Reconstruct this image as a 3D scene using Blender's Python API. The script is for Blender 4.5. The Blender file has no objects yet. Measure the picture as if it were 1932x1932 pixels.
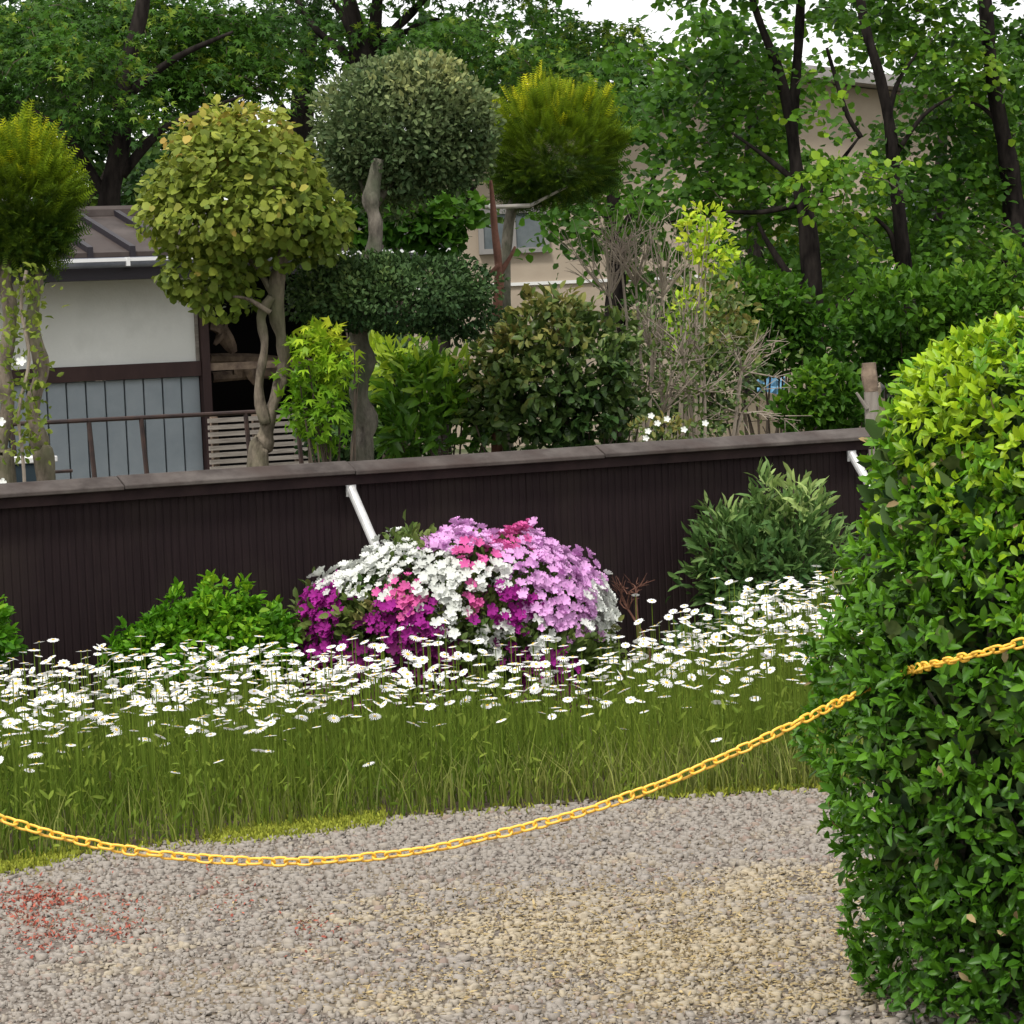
import bpy, math, random
import numpy as np
from mathutils import Matrix, Vector
random.seed(7)
rng = np.random.default_rng(7)
R = math.radians
scene = bpy.context.scene
COL = scene.collection

# ------------------------------------------------------------------ camera
F_PX = 5500.0                       # focal length in units of a 1932 px wide picture
EYE = 1.6
cam_d = bpy.data.cameras.new('camera')
cam_d.sensor_width = 36
cam_d.lens = 36 * F_PX / 1932
cam_d.clip_end = 2000
cam = bpy.data.objects.new('camera', cam_d)
CAM_M = Matrix.Rotation(R(90 - 3.6), 4, 'X') @ Matrix.Rotation(R(-2.5), 4, 'Z')
cam.matrix_world = Matrix.Translation((0, 0, EYE)) @ CAM_M
COL.objects.link(cam)
scene.camera = cam

# ------------------------------------------------------------------ sky, sun, exposure
SUN_EL, SUN_AZ = 58, 205            # azimuth clockwise from +Y: behind the camera and a little to its left
w = bpy.data.worlds.new('World'); scene.world = w; w.use_nodes = True
nt = w.node_tree; nt.nodes.clear()
o_ = nt.nodes.new('ShaderNodeOutputWorld'); bg = nt.nodes.new('ShaderNodeBackground')
sky = nt.nodes.new('ShaderNodeTexSky'); sky.sky_type = 'NISHITA'; sky.sun_disc = False
sky.sun_elevation = R(SUN_EL); sky.sun_rotation = R(SUN_AZ)
tc = nt.nodes.new('ShaderNodeTexCoord'); nz = nt.nodes.new('ShaderNodeTexNoise')
nz.inputs['Scale'].default_value = 3.0; nz.inputs['Detail'].default_value = 6
mp = nt.nodes.new('ShaderNodeMapRange')
mp.inputs[1].default_value = .36; mp.inputs[2].default_value = .62; mp.inputs[3].default_value = .62; mp.inputs[4].default_value = 1.0
mx = nt.nodes.new('ShaderNodeMix'); mx.data_type = 'RGBA'
mx.inputs[7].default_value = (11.4, 11.2, 11.0, 1)
nt.links.new(tc.outputs['Generated'], nz.inputs['Vector']); nt.links.new(nz.outputs['Fac'], mp.inputs[0])
nt.links.new(mp.outputs[0], mx.inputs[0]); nt.links.new(sky.outputs[0], mx.inputs[6])
nt.links.new(mx.outputs[2], bg.inputs[0]); nt.links.new(bg.outputs[0], o_.inputs[0])
bg.inputs[1].default_value = 0.10
sd = bpy.data.lights.new('sun', 'SUN'); sd.energy = 2.3; sd.angle = R(9); sd.color = (1, .96, .9)
so = bpy.data.objects.new('sun', sd); COL.objects.link(so)
so.rotation_euler = (R(90 - SUN_EL), 0, R(180 - SUN_AZ))
vs = scene.view_settings
vs.view_transform = 'Standard'; vs.look = 'None'; vs.gamma = 1; vs.use_curve_mapping = False; vs.exposure = 0.42
scene.cycles.max_bounces = 6; scene.cycles.diffuse_bounces = 3; scene.cycles.transmission_bounces = 4

# ------------------------------------------------------------------ helpers
M3 = np.array(CAM_M.to_3x3())
def U(x, y, d):
    """point of the picture (1932 px wide) at world depth Y = d"""
    v = M3 @ np.array([x - 966, 966 - y, -F_PX]); v = v / v[1] * d
    return np.array([v[0], d, EYE + v[2]])
def G(x, y, z=0.0):
    """point of the picture that lies on a level z"""
    v = M3 @ np.array([x - 966, 966 - y, -F_PX]); s = (z - EYE) / v[2]
    return np.array([v[0] * s, v[1] * s, z])
def proj(p):
    q = (np.asarray(p) - np.array([0, 0, EYE])) @ M3
    return np.stack([966 + F_PX * q[..., 0] / -q[..., 2], 966 - F_PX * q[..., 1] / -q[..., 2]], -1)

def link(name, data, parent=None, loc=None):
    o = bpy.data.objects.new(name, data); COL.objects.link(o)
    if loc is not None: o.location = loc
    if parent is not None: o.parent = parent
    return o
def tag(o, label=None, cat=None, group=None, kind=None):
    if label: o['label'] = label
    if cat: o['category'] = cat
    if group: o['group'] = group
    if kind: o['kind'] = kind
    return o
def thing(name, loc, label, cat, group=None, rz=0):
    o = link(name, None, None, tuple(float(a) for a in loc)); o.rotation_euler = (0, 0, rz); o.empty_display_size = .1
    return tag(o, label, cat, group)

def mesh_np(name, V, F, mats, attr=None, fmat=None, smooth=False):
    """V (n,3); F (m,3) or (m,4) array"""
    me = bpy.data.meshes.new(name); k = F.shape[1]
    me.vertices.add(len(V)); me.vertices.foreach_set('co', np.ascontiguousarray(V, dtype=np.float32).ravel())
    me.loops.add(F.size); me.loops.foreach_set('vertex_index', np.ascontiguousarray(F, dtype=np.int32).ravel())
    me.polygons.add(len(F)); me.polygons.foreach_set('loop_start', np.arange(0, F.size, k, dtype=np.int32))
    me.polygons.foreach_set('loop_total', np.full(len(F), k, dtype=np.int32))
    for m in (mats if isinstance(mats, (list, tuple)) else [mats]): me.materials.append(m)
    if fmat is not None: me.polygons.foreach_set('material_index', np.asarray(fmat, dtype=np.int32))
    if smooth: me.polygons.foreach_set('use_smooth', np.ones(len(F), dtype=bool))
    if attr is not None:
        a = me.attributes.new('tone', 'FLOAT', 'FACE'); a.data.foreach_set('value', np.asarray(attr, dtype=np.float32))
    me.update(calc_edges=True); me.validate()
    return me

class MB:
    """collects boxes, tubes and prisms for ONE mesh"""
    def __init__(s): s.v = []; s.f = []; s.m = []
    def add(s, V, F, mi=0):
        b = len(s.v); s.v += [tuple(map(float, p)) for p in V]; s.f += [tuple(b + i for i in f) for f in F]; s.m += [mi] * len(F)
    def box(s, x0, x1, y0, y1, z0, z1, mi=0):
        V = [(x, y, z) for z in (z0, z1) for x, y in ((x0, y0), (x1, y0), (x1, y1), (x0, y1))]
        s.add(V, [(3, 2, 1, 0), (4, 5, 6, 7), (0, 1, 5, 4), (1, 2, 6, 5), (2, 3, 7, 6), (3, 0, 4, 7)], mi)
    def tube(s, P, rad, n=8, mi=0, lump=0.0, seed=0, sub=4):
        P = np.asarray(P, float); rad = np.broadcast_to(np.asarray(rad, float), (len(P),)).copy()
        if sub > 1 and len(P) > 2:
            Q, RR = [], []
            for i in range(len(P) - 1):
                p0, p1, p2, p3 = P[max(i - 1, 0)], P[i], P[i + 1], P[min(i + 2, len(P) - 1)]
                for t in np.arange(sub) / sub:
                    Q.append(.5 * (2 * p1 + (p2 - p0) * t + (2 * p0 - 5 * p1 + 4 * p2 - p3) * t * t + (3 * p1 - p0 - 3 * p2 + p3) * t ** 3))
                    RR.append(rad[i] * (1 - t) + rad[i + 1] * t)
            Q.append(P[-1]); RR.append(rad[-1]); P = np.array(Q); rad = np.array(RR)
        T = np.gradient(P, axis=0); T /= np.linalg.norm(T, axis=1)[:, None] + 1e-9
        up = np.array([0.13, .97, .2]); V = []; F = []; ph = seed * 1.7
        for i, (p, t, r) in enumerate(zip(P, T, rad)):
            a = np.cross(t, up); a /= np.linalg.norm(a) + 1e-9; b = np.cross(t, a)
            for k in range(n):
                an = 2 * math.pi * k / n
                rr = r * (1 + lump * (math.sin(3 * an + i * .9 + ph) * .5 + math.sin(2 * an - i * .53 + ph * 2) * .5 + .5 * math.sin(i * 1.3 + ph)))
                V.append(p + (a * math.cos(an) + b * math.sin(an)) * rr)
        for i in range(len(P) - 1):
            for k in range(n):
                F.append((i * n + k, i * n + (k + 1) % n, (i + 1) * n + (k + 1) % n, (i + 1) * n + k))
        F.append(tuple(range(n - 1, -1, -1))); F.append(tuple((len(P) - 1) * n + k for k in range(n)))
        s.add(V, F, mi)
    def build(s, name, mats, parent=None, origin=None, smooth=False, bevel=0):
        me = bpy.data.meshes.new(name); V = np.array(s.v)
        if origin is not None: V = V - np.asarray(origin)
        me.from_pydata(V.tolist(), [], s.f)
        for m in (mats if isinstance(mats, (list, tuple)) else [mats]): me.materials.append(m)
        me.polygons.foreach_set('material_index', s.m)
        if smooth: me.polygons.foreach_set('use_smooth', [True] * len(s.f))
        me.update()
        o = link(name, me, parent)
        if bevel:
            b = o.modifiers.new('bevel', 'BEVEL'); b.width = bevel; b.segments = 1
        return o

# ------------------------------------------------------------------ materials
def mat(name, c0, c1=None, scale=8, rough=.8, bump=0.0, bscale=40, spec=.3, metal=0, stretch=(1, 1, 1), c2=None, s2=1.5, lo=.35, hi=.65, detail=5):
    m = bpy.data.materials.new(name); m.use_nodes = True; n = m.node_tree; N = n.nodes; L = n.links
    p = N['Principled BSDF']; p.inputs['Roughness'].default_value = rough; p.inputs['Metallic'].default_value = metal
    p.inputs['Specular IOR Level'].default_value = spec
    t = N.new('ShaderNodeTexCoord'); mpg = N.new('ShaderNodeMapping'); mpg.inputs['Scale'].default_value = stretch
    L.new(t.outputs['Object'], mpg.inputs[0]); col = None
    if c1 is None: p.inputs['Base Color'].default_value = (*c0, 1)
    else:
        z = N.new('ShaderNodeTexNoise'); z.inputs['Scale'].default_value = scale; z.inputs['Detail'].default_value = detail; z.inputs['Roughness'].default_value = .65
        L.new(mpg.outputs[0], z.inputs['Vector']); r = N.new('ShaderNodeMapRange'); r.inputs[1].default_value = lo; r.inputs[2].default_value = hi
        L.new(z.outputs['Fac'], r.inputs[0]); x = N.new('ShaderNodeMix'); x.data_type = 'RGBA'
        x.inputs[6].default_value = (*c0, 1); x.inputs[7].default_value = (*c1, 1); L.new(r.outputs[0], x.inputs[0]); col = x.outputs[2]
        if c2 is not None:
            z2 = N.new('ShaderNodeTexNoise'); z2.inputs['Scale'].default_value = s2; z2.inputs['Detail'].default_value = 4
            L.new(t.outputs['Object'], z2.inputs['Vector']); r2 = N.new('ShaderNodeMapRange'); r2.inputs[1].default_value = .45; r2.inputs[2].default_value = .7
            L.new(z2.outputs['Fac'], r2.inputs[0]); x2 = N.new('ShaderNodeMix'); x2.data_type = 'RGBA'
            L.new(r2.outputs[0], x2.inputs[0]); L.new(col, x2.inputs[6]); x2.inputs[7].default_value = (*c2, 1); col = x2.outputs[2]
        L.new(col, p.inputs['Base Color'])
    if bump:
        z = N.new('ShaderNodeTexNoise'); z.inputs['Scale'].default_value = bscale; z.inputs['Detail'].default_value = 6
        L.new(mpg.outputs[0], z.inputs['Vector']); b = N.new('ShaderNodeBump'); b.inputs['Strength'].default_value = bump; b.inputs['Distance'].default_value = .01
        L.new(z.outputs['Fac'], b.inputs['Height']); L.new(b.outputs[0], p.inputs['Normal'])
    return m

def leafmat(name, c0, c1, rough=.45, trans=.3, spec=.4, var=.3, tip=None):
    """colour runs from c0 to c1 with the per-leaf tone; each leaf a little lighter or darker; part of the light passes through"""
    m = bpy.data.materials.new(name); m.use_nodes = True; n = m.node_tree; N = n.nodes; L = n.links
    p = N['Principled BSDF']; p.inputs['Roughness'].default_value = rough; p.inputs['Specular IOR Level'].default_value = spec
    a = N.new('ShaderNodeAttribute'); a.attribute_name = 'tone'
    x = N.new('ShaderNodeValToRGB'); el = x.color_ramp.elements
    el[0].color = (*c0, 1); el[1].color = (*c1, 1)
    if tip: e = x.color_ramp.elements.new(.62); e.color = (*c1, 1); el[-1].color = (*tip, 1)
    L.new(a.outputs['Fac'], x.inputs[0])
    g = N.new('ShaderNodeNewGeometry'); r = N.new('ShaderNodeMapRange'); r.inputs[3].default_value = 1 - var; r.inputs[4].default_value = 1 + var
    L.new(g.outputs['Random Per Island'], r.inputs[0])
    h = N.new('ShaderNodeHueSaturation'); L.new(x.outputs[0], h.inputs['Color']); L.new(r.outputs[0], h.inputs['Value'])
    L.new(h.outputs[0], p.inputs['Base Color'])
    if trans > 0:
        tl = N.new('ShaderNodeBsdfTranslucent'); L.new(h.outputs[0], tl.inputs[0]); ms = N.new('ShaderNodeMixShader'); ms.inputs[0].default_value = trans
        L.new(p.outputs[0], ms.inputs[1]); L.new(tl.outputs[0], ms.inputs[2]); L.new(ms.outputs[0], N['Material Output'].inputs[0])
    return m

def stonemat(name, cols, rough=.85):
    m = bpy.data.materials.new(name); m.use_nodes = True; n = m.node_tree; N = n.nodes; L = n.links
    p = N['Principled BSDF']; p.inputs['Roughness'].default_value = rough
    g = N.new('ShaderNodeNewGeometry'); x = N.new('ShaderNodeValToRGB'); cr = x.color_ramp; cr.interpolation = 'CONSTANT'
    for i, c in enumerate(cols):
        e = cr.elements[i] if i < 2 else cr.elements.new(0)
        e.position = i / len(cols); e.color = (*c, 1)
    L.new(g.outputs['Random Per Island'], x.inputs[0])
    q = N.new('ShaderNodeMix'); q.data_type = 'RGBA'; a = N.new('ShaderNodeAttribute'); a.attribute_name = 'tone'; L.new(a.outputs['Fac'], q.inputs[0]); L.new(x.outputs[0], q.inputs[6])
    q.inputs[7].default_value = (.44, .365, .235, 1)
    L.new(q.outputs[2], p.inputs['Base Color'])
    return m

M = {}
M['fence'] = mat('dark_brown_paint', (.0125, .0075, .0085), (.019, .0115, .0125), 6, c2=(.024, .017, .015), s2=2.2, rough=.75, spec=.12, stretch=(14, 14, .6), bump=.15)
M['cap'] = mat('weathered_cap', (.040, .032, .029), (.10, .086, .078), 5, spec=.15, rough=.75, stretch=(1, 1, 1), bump=.2, c2=(.05, .035, .03), s2=3)
M['fascia'] = mat('brown_fascia', (.018, .010, .011), (.034, .020, .020), 7, spec=.15, rough=.7, bump=.1)
M['galv'] = mat('galvanised_pipe', (.42, .42, .42), (.62, .62, .60), 25, rough=.45, metal=.25, stretch=(1, 1, .3), lo=.3, hi=.7)
M['plaster'] = mat('white_plaster', (.62, .63, .60), (.74, .75, .72), 3, rough=.9, bump=.2, bscale=70, c2=(.56, .57, .54))
M['timber'] = mat('dark_timber', (.028, .014, .014), (.045, .024, .022), 6, rough=.7, stretch=(1, 1, .2), bump=.2)
M['siding'] = mat('blue_grey_siding', (.20, .235, .26), (.25, .285, .31), 3, rough=.6, bump=.05)
M['roof'] = mat('brown_metal_roof', (.042, .033, .030), (.080, .066, .060), 4, spec=.15, rough=.65, c2=(.055, .042, .038))
M['rooftrim'] = mat('dark_roof_trim', (.018, .015, .02), rough=.5)
M['gutter'] = mat('grey_gutter', (.10, .11, .14), (.16, .17, .20), 10, rough=.35, metal=.1, spec=.6)
M['bright'] = mat('zinc_bracket', (.75, .75, .75), rough=.3, metal=.2)
M['cream'] = mat('cream_render', (.34, .28, .215), (.40, .335, .26), 1.2, rough=.9, bump=.1)
M['glass'] = mat('window_glass', (.09, .11, .12), (.16, .18, .19), 2, rough=.12, spec=.6)
M['frame'] = mat('grey_window_frame', (.25, .24, .23), rough=.5)
M['rail'] = mat('brown_rail', (.028, .02, .02), (.06, .035, .028), 12, rough=.6)
M['slatgrey'] = mat('weathered_grey_slat', (.17, .15, .13), (.29, .26, .23), 9, rough=.85, stretch=(.4, .4, 4), bump=.3)
M['log'] = mat('old_wood', (.10, .07, .055), (.24, .18, .13), 12, rough=.9, bump=.4)
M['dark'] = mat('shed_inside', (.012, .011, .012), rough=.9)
M['post'] = mat('grey_post', (.15, .13, .11), (.30, .27, .235), 14, rough=.9, stretch=(1, 1, .15), bump=.5)
M['bark_grey'] = mat('grey_bark', (.04, .034, .028), (.18, .16, .13), 32, rough=.95, stretch=(1, 1, .4), bump=1.0, bscale=45, c2=(.07, .08, .05), s2=5, lo=.3, hi=.62, detail=8)
M['bark_tan'] = mat('tan_bark', (.045, .035, .026), (.20, .165, .125), 30, rough=.95, stretch=(1, 1, .35), bump=1.0, bscale=45, c2=(.10, .10, .055), s2=5, lo=.3, hi=.62, detail=8)
M['bark_dark'] = mat('dark_bark', (.006, .005, .005), (.030, .025, .022), 12, rough=1, spec=.05, stretch=(1, 1, .3), bump=.8, bscale=25)
M['bark_red'] = mat('red_brown_bark', (.10, .045, .032), (.17, .08, .055), 14, rough=.9, bump=.5)
M['twig'] = mat('pale_twig', (.20, .165, .13), (.33, .28, .225), 8, rough=.9)
M['twig_dark'] = mat('dark_twig', (.045, .034, .025), (.09, .07, .05), 8, rough=.9)
M['yellow'] = mat('yellow_plastic', (.86, .47, .035), (.93, .60, .10), 30, rough=.42, spec=.45, c2=(.72, .36, .03), s2=12)
M['bamboo'] = mat('grey_bamboo', (.25, .24, .24), (.38, .36, .30), 8, rough=.6)
M['soil'] = mat('garden_soil', (.045, .032, .022), (.09, .065, .045), 9, rough=1, bump=.6)
M['earth'] = mat('ground_earth', (.11, .095, .07), (.17, .15, .11), 2.2, rough=1, bump=.5, c2=(.07, .09, .035), s2=.4)
M['gravelbed'] = mat('gravel_ground', (.09, .075, .065), (.20, .17, .14), 45, rough=1, bump=.8, bscale=80, c2=(.24, .19, .12), s2=1.9)
M['stones'] = stonemat('gravel_stones', [(.28, .25, .215), (.12, .105, .09), (.40, .365, .30), (.32, .255, .20), (.235, .23, .215), (.035, .03, .026), (.36, .315, .22), (.56, .52, .46), (.25, .19, .155), (.175, .158, .135)])
M['straw'] = leafmat('dry_straw', (.26, .19, .09), (.42, .33, .17), rough=.8, trans=.1, spec=.2)
M['red'] = leafmat('red_weed', (.27, .055, .04), (.36, .12, .08), rough=.8, trans=.1, spec=.1)
M['moss'] = leafmat('yellow_moss', (.22, .26, .03), (.36, .38, .05), rough=.8, trans=.2, spec=.2)
M['stem'] = leafmat('daisy_green', (.095, .165, .018), (.27, .34, .050), rough=.65, trans=.45, spec=.12)
M['stemolive'] = leafmat('olive_stems', (.13, .16, .035), (.27, .29, .07), rough=.6, trans=.3, spec=.25)
M['petal'] = leafmat('white_petal', (.80, .80, .76), (.86, .86, .86), rough=.6, trans=.25, var=.05, spec=.2)
M['disc'] = mat('yellow_disc', (.62, .42, .03), rough=.8)
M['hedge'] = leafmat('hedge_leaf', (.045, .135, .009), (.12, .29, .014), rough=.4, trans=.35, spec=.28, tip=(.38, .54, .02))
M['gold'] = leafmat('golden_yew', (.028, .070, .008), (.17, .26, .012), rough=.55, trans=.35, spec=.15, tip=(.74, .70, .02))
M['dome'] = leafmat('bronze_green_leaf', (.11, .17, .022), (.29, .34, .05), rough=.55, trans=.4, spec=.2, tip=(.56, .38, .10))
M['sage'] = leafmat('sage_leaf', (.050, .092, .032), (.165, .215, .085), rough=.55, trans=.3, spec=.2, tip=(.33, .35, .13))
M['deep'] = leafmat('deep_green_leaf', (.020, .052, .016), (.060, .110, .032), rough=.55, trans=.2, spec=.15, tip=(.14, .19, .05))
M['camellia'] = leafmat('camellia_leaf', (.030, .072, .016), (.095, .15, .032), rough=.4, trans=.3, spec=.3, tip=(.27, .24, .065))
M['lime'] = leafmat('lime_leaf', (.11, .26, .014), (.33, .54, .03), rough=.45, trans=.45, spec=.25, tip=(.62, .70, .05))
M['aucuba'] = leafmat('broad_green_leaf', (.045, .13, .012), (.15, .31, .022), rough=.4, trans=.35, spec=.35, tip=(.42, .56, .04))
M['maple'] = leafmat('maple_leaf', (.020, .065, .008), (.055, .140, .012), rough=.5, trans=.4, spec=.2, tip=(.24, .32, .03))
M['tree'] = leafmat('tree_leaf', (.028, .088, .008), (.085, .20, .014), rough=.5, trans=.45, spec=.2, tip=(.27, .42, .025))
M['willow'] = leafmat('long_green_leaf', (.038, .10, .026), (.12, .22, .055), rough=.5, trans=.3, spec=.25, tip=(.34, .44, .14))
M['lowgreen'] = leafmat('low_shrub_leaf', (.040, .15, .006), (.11, .29, .012), rough=.5, trans=.35, spec=.2, tip=(.26, .44, .02))
M['azleaf'] = leafmat('azalea_leaf', (.045, .095, .018), (.13, .18, .040), rough=.5, trans=.25, spec=.2, tip=(.28, .22, .09))
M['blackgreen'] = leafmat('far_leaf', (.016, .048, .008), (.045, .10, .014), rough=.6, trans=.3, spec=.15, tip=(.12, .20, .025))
for k, c in (('az_white', (.80, .82, .77)), ('az_lilac', (.78, .42, .76)), ('az_pink', (.70, .13, .38)), ('az_magenta', (.36, .025, .27)), ('az_wine', (.16, .015, .11))):  # last one: lower magenta blossoms with their shade put into the petal colour
    M[k] = leafmat(k.replace('az_', 'azalea_petal_'), tuple(a * .78 for a in c), c, rough=.6, trans=.25, var=.16, spec=.1)
M['blue'] = mat('blue_sheet', (.10, .26, .42), (.22, .42, .58), 6, rough=.6)
M['bin'] = mat('dark_bin', (.02, .035, .045), rough=.5)
M['white'] = mat('white_paint', (.72, .72, .70), rough=.5)
M['block'] = mat('beige_block', (.34, .27, .19), (.45, .37, .27), 4, rough=.95, bump=.4)
M['greyroof'] = mat('grey_roof_sheet', (.20, .19, .18), (.30, .28, .27), 6, rough=.6)

# ------------------------------------------------------------------ leaf shapes (x = along the leaf, z = its upper side, unit length)
def T_oval(w=.5, fold=.12, droop=.12):
    V = [(0, 0, 0), (.35, w / 2, fold), (.75, w * .4, fold * .8 - droop * .5), (1, 0, -droop), (.75, -w * .4, fold * .8 - droop * .5), (.35, -w / 2, fold), (.5, 0, 0)]
    F = [(0, 6, 1), (1, 6, 2), (2, 6, 3), (3, 6, 4), (4, 6, 5), (5, 6, 0)]
    return np.array(V, float), np.array(F)
def T_maple():
    V = [(0, 0, 0)]; F = []
    tips = [(-95, .5), (-45, .85), (0, 1.0), (45, .85), (95, .5)]
    for i, (a, r) in enumerate(tips):
        if i: am = (a + tips[i - 1][0]) / 2; V.append((math.cos(R(am)) * .38, math.sin(R(am)) * .38, .02))
        V.append((math.cos(R(a)) * r, math.sin(R(a)) * r, -.14 * r))
    V = np.array(V, float); V[:, 0] *= .75; V[:, 1] *= .6
    for i in range(1, len(V) - 1): F.append((0, i, i + 1))
    return V, np.array(F)
def T_spray(n=7, L=.32):
    """a twig with narrow needles on both sides"""
    V = [(0, .015, 0), (0, -.015, 0), (1, 0, 0)]; F = [(0, 1, 2)]
    for i in range(n):
        t = .12 + .8 * i / (n - 1)
        for s in (-1, 1):
            b = len(V); l = L * (1 - .45 * t)
            V += [(t, 0, .0), (t + l * .55, s * l * .75 - .03, .05), (t + l * .62, s * l * .75 + .03, .05), (t + .06, 0, 0)]
            F += [(b, b + 1, b + 2), (b, b + 2, b + 3)]
    return np.array(V, float), np.array(F)
def T_blossom():
    """five-petalled funnel flower opening along +x"""
    V = [(0, 0, 0)]; F = []
    for i in range(5):
        for (da, r, x) in ((-36, .34, .26), (-22, .52, .38), (0, .60, .30), (22, .52, .42)):
            a = R(72 * i + da); V.append((x, math.cos(a) * r, math.sin(a) * r))
    n = len(V) - 1
    for i in range(n): F.append((0, 1 + i, 1 + (i + 1) % n))
    return np.array(V, float), np.array(F)
def T_flat(w):
    return np.array([(0, 0, 0), (.45, w / 2, .07), (1, 0, -.1), (.45, -w / 2, .07)], float), np.array([(0, 2, 1), (0, 3, 2)])
TP = dict(far=T_flat(.8), oval=T_oval(.5), round=T_oval(.78, .08), lance=T_oval(.26, .06, .2), narrow=T_oval(.17, .03, .3), hedge=T_oval(.42, .1, .1), maple=T_maple(), spray=T_spray(), blossom=T_blossom())

def unit(a): return a / (np.linalg.norm(a, axis=-1, keepdims=True) + 1e-9)
def basis(D, Nn):
    X = unit(D); Y = unit(np.cross(Nn, X)); Z = np.cross(X, Y); return X, Y, Z
def place(tmpl, P, D, Nn, S):
    tv, tf = tmpl; X, Y, Z = basis(D, Nn)
    V = P[:, None, :] + S[:, None, None] * (tv[None, :, 0, None] * X[:, None] + tv[None, :, 1, None] * Y[:, None] + tv[None, :, 2, None] * Z[:, None])
    F = tf[None] + (np.arange(len(P)) * len(tv))[:, None, None]
    return V.reshape(-1, 3), F.reshape(-1, tf.shape[1])
def wave(p, s=3.0, seed=0):
    r = np.random.default_rng(seed + 99); out = 0
    for k in range(6):
        d = r.normal(size=3) * s * (1 + .5 * k); out = out + np.sin(p @ d + r.uniform(0, 6.3)) / (1 + .45 * k)
    return out / 2.2

def leaves(root, P, D, Nn, S, tmpl, m, name='crown', tone=None, pick=0, piece='leaf', big=.0):
    """leaves as one part ('stuff') of root; PICK of those nearest the camera and in the picture as parts of their own"""
    t = TP[tmpl]; n = len(P)
    if tone is None: tone = rng.random(n)
    tone = np.clip(tone, 0, 1); keep = np.ones(n, bool); ro = np.array(root.location)
    if pick:
        q = proj(P); vis = (q[:, 0] > -20) & (q[:, 0] < 1950) & (q[:, 1] > -20) & (q[:, 1] < 1950)
        sc = P[:, 1] + rng.random(n) * (np.ptp(P[:, 1]) * .30) + (~vis) * 99 - S * big
        idx = np.argsort(sc)[:pick]; keep[idx] = False
        X, Y, Z = basis(D, Nn); var = []
        for k in range(6):
            tt = (k + .5) / 6; var.append(mesh_np(piece, t[0], t[1], m, attr=np.full(len(t[1]), tt)))
        for i in idx:
            o = bpy.data.objects.new(piece, var[min(5, int(tone[i] * 6))]); COL.objects.link(o); o.parent = root
            Mx = Matrix.Identity(4)
            for r_ in range(3):
                Mx[r_][0] = X[i][r_] * S[i]; Mx[r_][1] = Y[i][r_] * S[i]; Mx[r_][2] = Z[i][r_] * S[i]; Mx[r_][3] = P[i][r_] - ro[r_]
            o.matrix_basis = Mx
    V, F = place(t, P[keep], D[keep], Nn[keep], S[keep])
    o = link(name, mesh_np(name, V - ro, F, m, attr=np.repeat(tone[keep], len(t[1]))), root)
    o['kind'] = 'stuff'
    return o

def shell(c, r, n, inner=.6, lump=.12, seed=0, freq=3.2, zlo=-1.0, power=2.0):
    """points in the outer part of a lumpy (super)ellipsoid, with outward directions"""
    d = unit(rng.normal(size=(int(n * 2.2), 3))); d = d[d[:, 2] > zlo][:n]
    rad = (inner + (1 - inner) * rng.random(len(d)) ** .6) * (1 + lump * wave(d, freq, seed))
    if power != 2.0: rad = rad / (np.abs(d) ** power).sum(1) ** (1 / power)
    r = np.asarray(r, float); P = np.asarray(c) + d * rad[:, None] * r
    return P, unit(d / r), rad

def rand_dirs(O, out=1.0, jit=.8, up=0.0):
    return unit(O * out + rng.normal(size=O.shape) * jit + np.array([0, 0, up]))

# ================================================================== THE GROUND
def sheet(name, pts, z, m, kind='structure', label=None):
    me = bpy.data.meshes.new(name); me.from_pydata([(p[0], p[1], z) for p in pts], [], [tuple(range(len(pts)))]); me.materials.append(m)
    o = link(name, me); o['kind'] = kind
    if label: o['label'] = label
    return o
sheet('ground', [(-600, -60), (600, -60), (600, 900), (-600, 900)], 0, M['earth'], label='earth and grass ground beyond the garden')
K = .5; A = math.atan(K)
FD = np.array([math.cos(A), math.sin(A), 0]); FN = np.array([math.sin(A), -math.cos(A), 0])
def fence_y(x): return 13.0 + K * x
edge_px = [(-420, 1700), (-50, 1650), (150, 1617), (400, 1588), (700, 1550), (900, 1533), (1200, 1512), (1550, 1492), (1900, 1470), (2500, 1435)]
EDGE = np.array([G(*p)[:2] for p in edge_px])
def edge_y(x): return np.interp(x, EDGE[:, 0], EDGE[:, 1])
sheet('gravel_lot', [(-9, 2.0), (9, 2.0), (9, 10.6)] + [tuple(p) for p in EDGE[::-1]] + [(-9, 8.6)], .004, M['gravelbed'], label='grey and tan gravel lot in front of the flower bed')
sheet('flower_bed_soil', [tuple(p) for p in EDGE] + [(EDGE[-1][0], fence_y(EDGE[-1][0])), (EDGE[0][0], fence_y(EDGE[0][0]))], .008, M['soil'], label='dark soil of the bed along the fence')

# gravel stones
n = 104000
X = rng.uniform(-2.3, 2.6, n); Yc = rng.uniform(5.4, 10.6, n)
ok = Yc < edge_y(X) + .03 * rng.normal(size=n); X = X[ok]; Yc = Yc[ok]; n = len(X)
cube = np.array([(x, y, z) for z in (-1, 1) for x, y in ((-1, -1), (1, -1), (1, 1), (-1, 1))], float) * .6
cf = np.array([(4, 5, 6, 7), (0, 1, 5, 4), (1, 2, 6, 5), (2, 3, 7, 6), (3, 0, 4, 7)])
sz = .0055 * np.exp(rng.normal(size=n) * .42); sz = np.where(rng.random(n) < .012, sz * 1.9, sz); sz = np.clip(sz, .003, .0150)
Vs = cube[None] * (1 + rng.normal(size=(n, 8, 3)) * .36)
Vs = Vs * sz[:, None, None] * np.stack([rng.uniform(.9, 1.7, n), rng.uniform(.8, 1.2, n), rng.uniform(.6, 1.1, n)], -1)[:, None]
an = rng.uniform(0, 6.28, n); c, s = np.cos(an)[:, None], np.sin(an)[:, None]
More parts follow.
